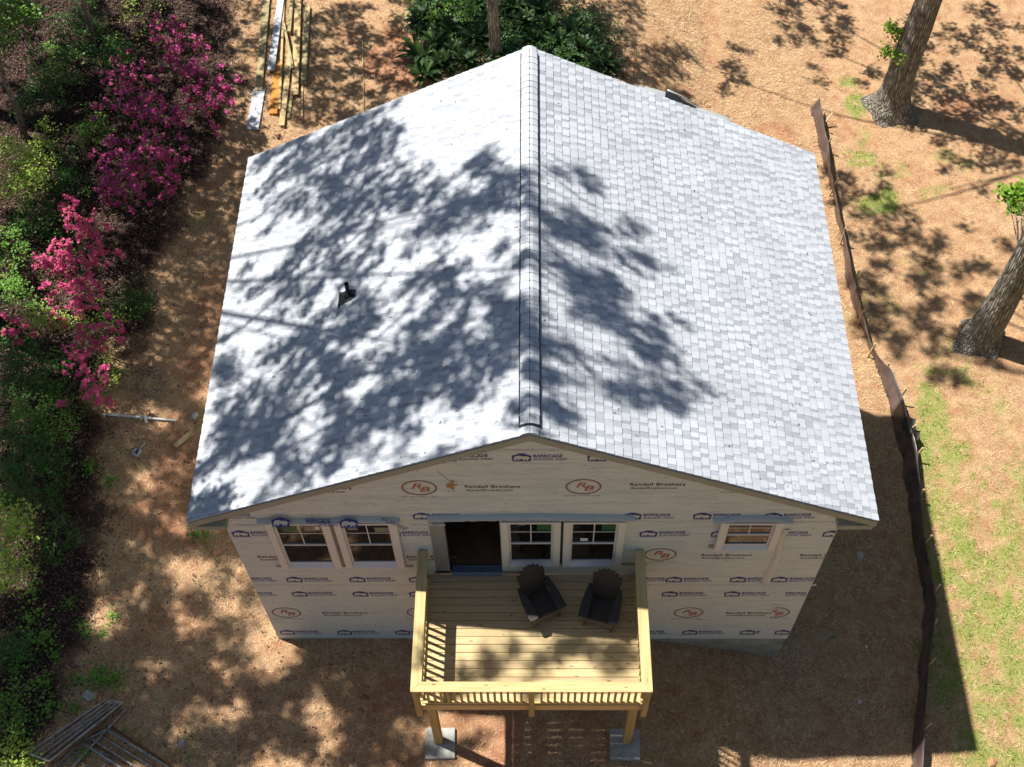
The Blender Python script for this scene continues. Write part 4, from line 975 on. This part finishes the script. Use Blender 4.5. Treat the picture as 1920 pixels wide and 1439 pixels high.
azalea((330,150), [(300,60,24,1.7),(340,50,22,1.8),(330,85,30,1.7),(365,90,20,1.6),(350,120,34,1.7),(385,75,16,1.5),(290,55,14,1.5),(320,110,24,1.6),(370,140,24,1.5)], 'tall magenta azalea nearest the top of the picture', 0)
azalea((250,200), [(220,140,28,1.6),(250,130,26,1.7),(205,128,14,1.5),(240,160,30,1.6),(290,175,24,1.7),(265,190,30,1.7),(240,205,30,1.6),(200,200,20,1.4),(290,215,34,1.8),(310,200,20,1.8)], 'wide magenta azalea with a bare shady gap on its left side', 0)
azalea((385,200), [(395,150,24,1.4),(420,165,24,1.3),(410,190,26,1.3),(385,180,20,1.4),(430,185,14,1.2),(350,205,24,1.5),(385,220,18,1.3),(345,225,20,1.5),(405,245,14,1.1)], 'loose magenta azalea closest to the metal sheet and lumber', 0)
azalea((260,330), [(215,265,24,1.5),(245,285,28,1.5),(285,270,28,1.6),(330,290,28,1.4),(190,320,20,1.3),(220,335,28,1.4),(260,320,28,1.5),(300,330,28,1.4),(225,360,24,1.3),(260,375,20,1.2),(320,350,18,1.2),(180,335,12,1.1),(200,365,18,1.1),(300,300,30,1.5)], 'deep magenta azalea in shade above a dark bare patch', 0, dens=1.1)
azalea((150,470), [(125,375,16,1.3),(140,400,24,1.4),(160,415,20,1.3),(175,440,22,1.4),(140,440,18,1.3),(120,465,16,1.3),(165,470,22,1.3),(215,465,14,1.2),(110,480,20,1.3),(130,485,22,1.5),(160,490,24,1.4),(80,490,18,1.2)], 'rosy azalea in the middle of the row', 1)
azalea((140,560), [(105,500,20,1.3),(110,530,26,1.4),(150,530,26,1.4),(130,560,24,1.3),(155,560,22,1.4),(90,510,14,1.2),(185,545,14,1.2),(165,500,20,1.3),(140,575,16,1.2),(20,600,16,1.2),(25,635,18,1.2),(45,625,18,1.1)], 'bright rose azalea that catches the sun left of the bare ground', 1, green=.2)
azalea((180,660), [(195,610,20,1.4),(215,635,16,1.3),(155,625,18,1.4),(150,645,20,1.4),(180,640,20,1.4),(165,665,18,1.3),(135,660,14,1.2),(140,685,16,1.2),(185,700,16,1.2),(175,725,18,1.1),(195,745,18,1.0),(180,750,18,1.0),(205,720,12,1.0),(165,705,14,1.1),(115,760,8,1.0),(110,610,12,1.2),(100,600,8,1.2)], 'rose azalea mixed with lime green leaves at the foot of the row', 1, green=.5)

# ------------------------------------------------------------------ GREEN SHRUBS
greens = {'lime': mat('lime_leaf', (.42, .58, .09), rough=.45, island=.35, transl=.35), 'mid': mat('mid_leaf', (.15, .32, .04), rough=.45, island=.4, transl=.3), 'deep': mat('deep_leaf', (.06, .16, .024), rough=.45, island=.4, transl=.3)}
def shrub(foot, blobs, kind, lab, L=.06, name='green_shrub', dens=1.0, group='green shrubs under the trees'):
    p = gp(*foot); t = empty(name, p, label=lab, cat='shrub', group=group); GC = []; tw = MB()
    for (px_, py_, r_, hz) in blobs:
        g_ = gp(px_, py_, hz); c = np.array(onZ(px_, py_, g_.z+hz)) - np.array(p); rr = r_/88.
        tw.tube([Vector((c[0]*.2, c[1]*.2, 0)), Vector(c)*.6, Vector(c)], [.018, .01, .005], 4, cap=False)
        for _ in range(max(3, int(14*(rr/.3)**2))):
            cc = c + rng.normal(0, 1, 3)*[rr*.6, rr*.6, .14]; tw.tube([Vector(c), Vector(cc)], [.005, .003], 3, cap=False)
            GC.append(cc + rng.normal(0, 1, (int(random.randint(14, 32)*dens*(.06/L)), 3))*[.10,.10,.035])
    tw.build('stems', M_twig, t); GC = np.concatenate(GC); np_mesh('foliage', leaves(GC, rng.uniform(L*.7,L*1.3,len(GC)), rng.uniform(L*.45,L*.8,len(GC)), 1.0), 4, greens[kind], t); return t
shrub((40,330), [(20,270,26,1.3),(50,290,26,1.3),(70,270,22,1.2),(25,310,28,1.4),(60,320,28,1.3),(85,300,22,1.1),(35,345,26,1.3),(15,360,20,1.2),(65,355,20,1.1),(90,240,18,1.0),(100,265,14,1.0)], 'lime', 'pale lime green bush at the left edge above the azaleas')
shrub((30,30), [(20,15,34,2.2),(60,20,26,2.0),(10,45,22,2.0),(5,85,20,1.8)], 'mid', 'bright green maple-like sapling in the top left corner', L=.11)
shrub((140,110), [(130,70,28,1.2),(160,95,26,1.2),(200,100,30,1.1),(235,90,20,1.0),(120,110,24,1.1),(65,95,18,.8),(90,170,20,.8),(130,145,22,.9)], 'deep', 'dark leafy undergrowth left of the uppermost azalea', L=.07)
shrub((270,25), [(250,20,20,1.2),(275,40,18,1.3),(290,15,18,1.2),(240,10,18,1.0),(210,55,14,1.0),(270,60,10,1.2)], 'lime', 'thin pale sapling at the top edge above the magenta azaleas', L=.05, dens=.5)
shrub((60,500), [(20,440,24,.9),(10,480,24,1.0),(50,470,18,.9),(15,530,26,1.0),(40,540,22,1.0),(55,580,20,.9),(20,565,22,1.0)], 'mid', 'small leaved green bush left of the middle azalea')
shrub((60,640), [(90,600,20,1.2),(60,610,20,1.1),(115,600,16,1.2),(150,605,18,1.3),(190,590,14,1.2),(225,605,14,1.1),(205,655,10,1.1),(200,680,12,1.0),(205,715,10,.9)], 'lime', 'lime green creeper threaded between the rose azaleas', L=.05)
shrub((60,700), [(20,640,26,1.0),(60,660,26,1.0),(25,690,28,1.1),(70,700,28,1.0),(110,690,20,1.0),(40,735,28,1.1),(90,740,24,1.0),(120,720,16,.9)], 'deep', 'dark green bush below the rose azaleas at the left edge', dens=1.2)
shrub((110,770), [(100,755,24,.9),(130,765,18,.8),(150,740,14,.8),(60,780,26,1.0),(100,800,24,.9),(30,770,26,1.0)], 'mid', 'mixed green bush left of the white pipe')
shrub((60,860), [(20,820,28,1.0),(60,830,28,1.0),(30,870,30,1.0),(80,870,24,.9),(110,860,18,.8),(20,920,28,1.0),(60,925,26,.9),(110,900,18,.7),(45,960,18,.8)], 'deep', 'broad dark bush at the left edge level with the house corner', dens=1.2)
shrub((30,990), [(10,960,24,1.1),(35,985,24,1.1),(15,1010,28,1.1),(10,1050,26,1.0),(30,1070,20,.9),(10,1095,20,.9)], 'lime', 'sunlit yellow green bush at the left edge beside the yard', L=.07)
shrub((110,960), [(90,950,20,.6),(120,975,20,.6),(80,1000,22,.7),(130,1010,18,.5),(100,1040,16,.5),(70,1060,18,.6)], 'deep', 'low dark bush right of the sunlit one', dens=.8)
for (fx, fy, kk, lab) in ((20,1210,'deep','low green clump at the left edge in the leaf litter'),(15,1320,'mid','low green clump at the left edge above the grey frames'),(25,1420,'lime','pale green clump in the bottom left corner')):
    shrub((fx,fy), [(fx,fy,26,.4),(fx+22,fy+16,20,.35),(fx-14,fy+18,20,.4)], kk, lab)
for (fx, fy, kk, r_, lab) in ((150,30,'deep',34,'dark low growth around the slim trunk at the top left'),(95,120,'mid',26,'mid green sprigs in the litter at the top left'),(60,180,'deep',28,'dark clump between the two slim trunks'),
    (120,330,'deep',26,'dark clump right of the pale lime bush'),(60,410,'deep',30,'dark growth under the pale lime bush'),(165,240,'mid',22,'sprigs at the foot of the broken stem'),(240,560,'deep',26,'dark low growth right of the sunlit rose azalea'),(210,100,'mid',20,'leafy sprigs at the left foot of the uppermost azalea')):
    shrub((fx, fy), [(fx,fy,r_,.6),(fx+r_,fy+12,r_*.8,.5),(fx-r_*.8,fy+18,r_*.8,.5),(fx+6,fy-r_,r_*.8,.5)], kk, lab)
# seedlings: little rosettes copied over the wood edge
seed = empty('seedling', (0,0,0)); sp_ = rng.normal(0,1,(70,3))*[.10,.10,.03] + [0,0,.09]
tw = MB(); [tw.tube([Vector((0,0,-.01)), Vector(sp_[i])], [.004,.002], 3, cap=False) for i in range(0, 70, 7)]
tw.build('stems', M_twig, seed); np_mesh('foliage', leaves(sp_, .055, .04, 1.4), 4, greens['mid'], seed)
sd_spots = [(195,1190),(152,1172),(165,1190),(90,1200),(60,1196),(40,1240),(105,1230),(145,1275),(85,1280),(30,1258),(185,1265),(140,1330),(90,1330),(220,1275),(40,1380),(60,1160),(130,1135),(192,1280),(60,1110),(225,700),(380,1000),(215,1160),(400,865),(165,1440-30),(210,905),(170,880)]
for i, q in enumerate(sd_spots):
    o = seed if i == 0 else copy_tree(seed); o.location = gp(*q); o.rotation_euler = (0,0,random.uniform(0,6)); o.scale = (random.uniform(.6,1.4),)*3
    setp(o, 'small green seedling sprouting from the leaf litter at the edge of the wood', 'seedling', 'seedlings at the edge of the wood')

# ------------------------------------------------------------------ broad leaved plants and ground cover at the top
M_asp = mat('strap_leaf', (.045, .095, .025), rough=.5, island=.4, spec=.3, transl=.15)
def aspidistra(n=26, L=.55):
    t = empty('broad_leaved_plant', (0,0,0)); b = MB()
    for i in range(n):
        a = random.uniform(0, 6.28); tilt = random.uniform(.35, 1.15); l = L*random.uniform(.7,1.15); w_ = random.uniform(.05,.08)
        d = Vector((math.cos(a), math.sin(a), 0)); s_ = Vector((-math.sin(a), math.cos(a), 0)); pts = []
        for k in range(6):
            u = k/5; r_ = l*math.sin(tilt)*u*(1+.15*u); z = l*math.cos(tilt)*u*1.4 - .55*l*u*u; ww = w_*math.sin(math.pi*min(1,.08+u*.92))**.8*(.25 if u < .15 else 1)
            c = d*(r_+.03)+Vector((0,0,max(z,.01)+.02)); pts += [c-s_*ww+Vector((0,0,.012)), c, c+s_*ww+Vector((0,0,.012))]
        b.add(pts, [f for k in range(5) for f in ((3*k,3*k+1,3*k+4,3*k+3),(3*k+1,3*k+2,3*k+5,3*k+4))], 0, True)
    b.build('foliage', M_asp, t); return t
asps = [aspidistra(), aspidistra(20, .62), aspidistra(32, .5)]
spots = [(845,15),(800,30),(880,45),(845,60),(890,75),(815,85),(850,100),(790,110),(830,125),(870,120),(795,145),(960,20),(985,45),(1015,25),(1030,60),(1050,85),(1075,60),(1090,95),(1115,110),(1065,110),(1000,80),(790,45),(1130,125),(900,15),(1020,5),(805,5)]
for i, q in enumerate(spots):
    o = asps[i] if i < 3 else copy_tree(asps[i % 3]); o.location = gp(q[0], q[1]); o.rotation_euler = (0,0,random.uniform(0,6)); s_ = random.uniform(.75,1.25); o.scale = (s_,s_,s_)
    setp(o, 'dark green broad leaved plant in the bed behind the roof ridge', 'plant', 'broad leaved plants behind the house')
LC = []
for (px_, py_, rx, ry, nn) in ((910,40,105,60,8000),(1000,100,130,60,7000),(1090,60,60,60,2500),(800,40,30,50,1800),(815,125,24,30,700),(1120,120,40,40,1500)):
    u = rng.normal(0,.55,(nn,2)); 
    for k in range(0, nn, 1):
        pass
    c0 = gp(px_, py_); X = c0.x+u[:,0]*rx/85.; Y = c0.y+u[:,1]*ry/68.; Z = gvec(X, Y)
    LC.append(np.stack([X, Y, Z+np.abs(rng.normal(0,.09,nn))+.02], 1))
LC = np.concatenate(LC); LC = LC[(LC[:,1] > 12.5)]
setp(np_mesh('ivy', leaves(LC, rng.uniform(.05,.10,len(LC)), rng.uniform(.04,.08,len(LC)), 1.2), 4, mat('ivy_leaf', (.035, .085, .018), rough=.4, island=.4)), 'dark green ivy covering the bed behind the roof', 'ground cover', kind='stuff')
shrub((790,20), [(770,8,14,.8),(805,15,16,.9),(835,5,18,1.0),(870,12,20,1.0),(890,5,16,1.0)], 'mid', 'bright green sprig leaning over the bed left of the slim trunk', L=.08)

# ------------------------------------------------------------------ LUMBER
def board(p0, p1, wpx, th, m_, nm, lab, cat, lift=0.0, grp=None):
    a, c = gp(*p0), gp(*p1); zz_ = max(a.z, c.z)+lift+th/2+.015; a = Vector(onZ(p0[0],p0[1],zz_)); c = Vector(onZ(p1[0],p1[1],zz_))
    b = MB(); b.bar((0,0,0), c-a, wpx/86., th, (0,0,1)); o = b.build(nm, m_, bevel=.003); o.location = a; setp(o, lab, cat, grp); return o
M_lum = mat('grey_pine', (.40, .33, .17), rough=.8, var=.3, vscale=4); M_lum2 = mat('tan_pine', (.55, .40, .20), rough=.8, var=.25, vscale=5); M_org = mat('orange_board', (.60, .25, .04), rough=.7, var=.3, vscale=4)
G = 'lumber laid out behind the house'
board((503,-40),(485,170),16,.04,M_lum,'lumber_board','wide greenish board, leftmost of the lumber behind the house','board',0,G)
board((532,-40),(508,133),16,.03,M_metal,'metal_sheet','long narrow blue grey metal sheet lying on the lumber','metal sheet',.05)
board((522,120),(512,214),18,.04,M_org,'lumber_board','short orange board below the end of the long metal sheet','board',.02,G)
board((486,168),(473,243),27,.012,M_metal,'metal_sheet','short wide pale metal sheet at the near end of the lumber','metal sheet',.01)
board((533,-20),(524,205),5,.04,M_lum2,'lumber_board','thin pale strip beside the long metal sheet','board',.02,G)
board((531,40),(549,128),6,.04,M_lum,'lumber_board','thin board lying askew across the others','board',.09,G)
board((544,100),(528,236),12,.04,M_lum2,'lumber_board','tan board that reaches nearest to the roof','board',.03,G)
board((560,-30),(553,178),15,.04,M_lum2,'lumber_board','wide brown tan board right of the askew one','board',.04,G)
board((550,-30),(542,60),8,.04,M_lum,'lumber_board','grey green board at the top edge between two tan ones','board',.07,G)
board((577,12),(569,157),12,.05,M_lum,'lumber_board','grey green board on the right of the pile','board',.03,G)
board((567,150),(566,218),4,.03,M_lum2,'lumber_board','thin short stick at the right foot of the pile','board',0,G)
board((552,150),(541,222),6,.04,M_lum,'lumber_board','narrow board half under the tan one near the roof','board',0,G)
p0, p1 = gp(680,78), gp(683,214); b = MB(); b.tube([Vector((0,0,.03)), p1-p0+Vector((0,0,.03))], .016, 8); o = b.build('thin_pole', M_lum); o.location = p0; setp(o, 'thin straight pole lying on the ground right of the lumber', 'pole')
# ------------------------------------------------------------------ litter left of the house
p0, p1 = gp(196,779), gp(332,791); b = MB(); b.tube([Vector((0,0,.04)), (p1-p0)*.5+Vector((0,0,.05)), p1-p0+Vector((0,0,.04))], .026, 10); o = b.build('white_pipe', M_white); o.location = p0; setp(o, 'white plastic pipe lying on the ground beside the azaleas', 'pipe')
p0 = gp(272,783); b = MB(); b.tube([Vector((-.06,-.1,.06)), Vector((0,0,.09)), Vector((.07,-.16,.04))], [.03,.04,.028], 8); o = b.build('pipe_fitting', M_white); o.location = p0; setp(o, 'white elbow fitting on the middle of the pipe', 'pipe fitting')
p0 = gp(285,720); b = MB(); pts = []
for k in range(90):
    a = k*.2; r_ = .27+.06*math.sin(k*.31)+.02*math.sin(k*1.3); pts.append(Vector((math.cos(a)*r_+.05*math.sin(k*.13), math.sin(a)*r_*1.1, .03+.02*math.sin(k*.5)+k*.0006)))
b.tube(pts, .007, 5); b.tube([Vector((-.1,-.3,.02)), Vector((-.35,-.55,.03)), Vector((-.1,-.75,.02))], .007, 5); o = b.build('cable_coil', mat('grey_cable', (.16,.17,.15), rough=.5)); o.location = p0; setp(o, 'loose coil of grey cable above the white pipe', 'cable')
p0 = gp(345,826); b = MB(); b.bar((-.16,-.17,.04),(.16,.17,.05),.11,.03); o = b.build('wood_offcut', M_lum2); o.location = p0; setp(o, 'short wood offcut lying close to the left eave', 'wood scrap')
p0 = gp(252,850); b = MB(); b.tube([Vector((-.03,-.02,.03)), Vector((.06,.1,.06)), Vector((.14,.02,.04)), Vector((.08,-.08,.03)), Vector((-.02,-.03,.05))], [.045,.03,.035,.03,.045], 7, jit=.2); b.tube([Vector((.08,.05,.03)), Vector((.2,.25,.02))], [.02,.01], 6)
o = b.build('plastic_scrap', mat('grey_plastic_film', (.45,.46,.46), rough=.4)); o.location = p0; setp(o, 'twisted grey plastic scrap on the clay below the pipe', 'litter')
def rock(px_, py_, r_, m_, nm, lab, cat, flat=.55, grp=None):
    bm = bmesh.new(); bmesh.ops.create_icosphere(bm, subdivisions=3, radius=1)
    sd = random.uniform(0, 50)
    for v in bm.verts:
        v.co *= 1+.28*noise.noise(v.co*1.3+Vector((sd,0,0)))+.1*noise.noise(v.co*4+Vector((sd,3,0))); v.co = Vector((v.co.x*r_, v.co.y*r_*.8, v.co.z*r_*flat))
    me = bpy.data.meshes.new(nm); bm.to_mesh(me); o = link(nm, me, m_); p = gp(px_, py_); o.location = p+Vector((0,0,r_*flat*.3)); o.rotation_euler = (0,0,random.uniform(0,6)); setp(o, lab, cat, grp)
M_rock = mat('pale_stone', (.48,.46,.42), rough=.9, var=.3, vscale=9, bump=.6); M_clod = mat('clay_clod', (.45,.24,.12), rough=.95, var=.3, vscale=9, bump=.8)
rock(168,1305,.13,M_rock,'stone','pale grey stone with weeds above the grey tube frames','stone',.35)
rock(341,1394,.08,M_rock,'stone','small pale stone on the straw right of the tube frames','stone')
rock(364,781,.09,M_rock,'stone','pale broken stone nearest the left eave','stone'); rock(373,793,.08,M_clod,'stone','yellowish stone just below the pale broken one','stone')
rock(174,1055,.055,M_clod,'stone','small orange clod on the leaf litter by the wood edge','stone'); rock(405,1035,.10,M_clod,'stone','clay clod near the left wall corner','stone',.4)
rock(1613,1043,.10,M_rock,'stone','long grey stone in the house shadow near the right wall','stone',.3); rock(1860,1430,.10,M_clod,'stone','tan clod on the grass at the bottom right','stone'); rock(745,1310,.05,M_clod,'stone','small clod beside the left deck post','stone')
rock(245,1436,.03,M_white,'stone','tiny white pebble between the tube frames','stone')
for (px_, py_, r_, lab) in ((1612,1317,.045,'crumpled pale blue bottle top in the house shadow'),(1624,1213,.035,'white paper bit in the house shadow nearer the wall')):
    rock(px_, py_, r_, M_sill if 'blue' in lab else M_white, 'litter_scrap', lab, 'litter', .5)
p0, p1 = gp(1552,1200), gp(1566,1193); b = MB(); b.bar(Vector((0,0,.03)), p1-p0+Vector((0,0,.03)), .025, .01); o = b.build('plastic_strip', mat('green_plastic', (.03,.22,.09), rough=.4)); o.location = p0; setp(o, 'short green plastic strip in the house shadow', 'litter')

# ------------------------------------------------------------------ TUBE FRAMES
def tube_frame(corners, ntube, mt, lab, lift, cap2=True):
    P4 = [gp(*c) for c in corners]; zz_ = sum(p.z for p in P4)/4 + lift; P4 = [Vector(onZ(c[0], c[1], zz_)) for c in corners]; o0 = P4[0]
    t = empty('tube_frame', o0, label=lab, cat='scaffold frame', group='grey tube frames stacked on the leaf litter')
    a0, a1, b1, b0 = P4                                    # a0-a1 one end, b0-b1 the other
    for u in ([0, 1] if cap2 else [0]):
        s_, e_ = (a0, a1) if u == 0 else (b0, b1)
        b = MB(); b.tube([s_-o0, e_-o0], .019, 8); b.build('end_tube', mt, t)
    for k in range(ntube):
        u = k/(ntube-1); b = MB(); b.tube([a0.lerp(a1, u)-o0, b0.lerp(b1, u)-o0], .019 if k in (0, ntube-1) else .014, 8); b.build('tube', mt, t)
    return t
tube_frame([(52,1412),(92,1428),(230,1318),(196,1314)], 5, M_frame, 'uppermost grey tube frame of the left stack', .26)
tube_frame([(60,1418),(104,1432),(228,1324),(188,1320)], 4, M_rust, 'rusty tube frame second in the left stack', .16)
tube_frame([(68,1438),(118,1458),(236,1330),(200,1326)], 3, M_frame, 'grey tube frame at the bottom of the left stack', .06)
tube_frame([(152,1392),(200,1368),(330,1448),(290,1480)], 4, M_frame, 'grey tube frame on top of the right stack', .10)
tube_frame([(158,1384),(208,1362),(345,1452),(305,1478)], 3, M_rust, 'rusty tube frame below the grey one in the right stack', .04)
tube_frame([(110,1440),(160,1400),(215,1420),(150,1480)], 3, M_frame, 'short dark tube frame at the bottom edge of the picture', .02)

# ------------------------------------------------------------------ CAR
car = empty('parked_car', (0,0,0), label='silver car parked behind the house, only its dark windshield showing past the roof', cat='car')
M_paint = mat('silver_paint', (.55,.58,.60), rough=.25, spec=.6, metal=.4); M_ws = mat('car_glass', (.015,.016,.02), rough=.03, spec=1.0); M_tyre = mat('tyre', (.02,.02,.02), rough=.9)
def loft(secs, n=14):
    vs_ = []; 
    for (x, hw_, zb, zt, rd) in secs:
        for k in range(n):
            a = 2*math.pi*(k+.5)/n; c, s_ = math.cos(a), math.sin(a); e = .45
            vs_.append((x, hw_*math.copysign(abs(c)**e, c), (zb+zt)/2+(zt-zb)/2*math.copysign(abs(s_)**e, s_)))
    m_ = len(secs); fs = [(i*n+k, i*n+(k+1)%n, (i+1)*n+(k+1)%n, (i+1)*n+k) for i in range(m_-1) for k in range(n)]
    fs += [tuple(range(n))[::-1], tuple((m_-1)*n+k for k in range(n))]; return vs_, fs
b = MB(); b.add(*loft([(-2.25,.70,.35,.75,0),(-2.15,.84,.25,.92,0),(-1.5,.89,.2,.98,0),(0,.90,.2,.96,0),(1.2,.89,.2,.92,0),(1.9,.84,.22,.82,0),(2.25,.68,.32,.66,0)]), 0, True); b.build('body', M_paint, car)
b = MB(); b.add(*loft([(-1.6,.66,.80,.98,0),(-1.0,.68,.85,1.36,0),(-.2,.69,.85,1.43,0),(.35,.67,.85,1.38,0),(.62,.64,.85,1.22,0)]), 0, True); b.build('cabin', M_paint, car)
b = MB(); gw = [(.36,.60,1.385),(.62,.66,1.24),(.9,.70,1.06),(1.15,.72,.93)]; pts = []
for x, hw_, z in gw:
    for k in range(5): u = k/4*2-1; pts.append((x-.06*u*u+.02, hw_*u, z+.012-.03*u*u))
b.add(pts, [(i*5+j,i*5+j+1,i*5+6+j,i*5+5+j) for i in range(3) for j in range(4)], 0, True); b.build('windshield', M_ws, car)
for s_ in (-1, 1):
    b = MB(); b.tube([Vector((.36,s_*.63,1.37)), Vector((.66,s_*.69,1.22)), Vector((1.14,s_*.76,.92))], .022, 6); b.build('pillar', M_paint, car)
    b = MB(); b.add([(-1.05,s_*.695,1.0),(.6,s_*.715,.98),(.3,s_*.675,1.28),(-.85,s_*.665,1.28)], [(0,1,2,3)]); b.build('side_window', M_ws, car)
    for x in (-1.35, 1.4):
        b = MB(); b.tube([Vector((x, s_*.72, .31)), Vector((x, s_*.90, .31))], .31, 20); b.build('wheel', M_tyre, car)
gcz = gz(3.5, 14); ch = math.radians(-16); pc = onZ(1240, 176, gcz+1.38); car.rotation_euler = (0, 0, ch)
car.location = (pc[0]+.12-.3*math.cos(ch)+.68*math.sin(ch), pc[1]+.20-.3*math.sin(ch)-.68*math.cos(ch), gcz)
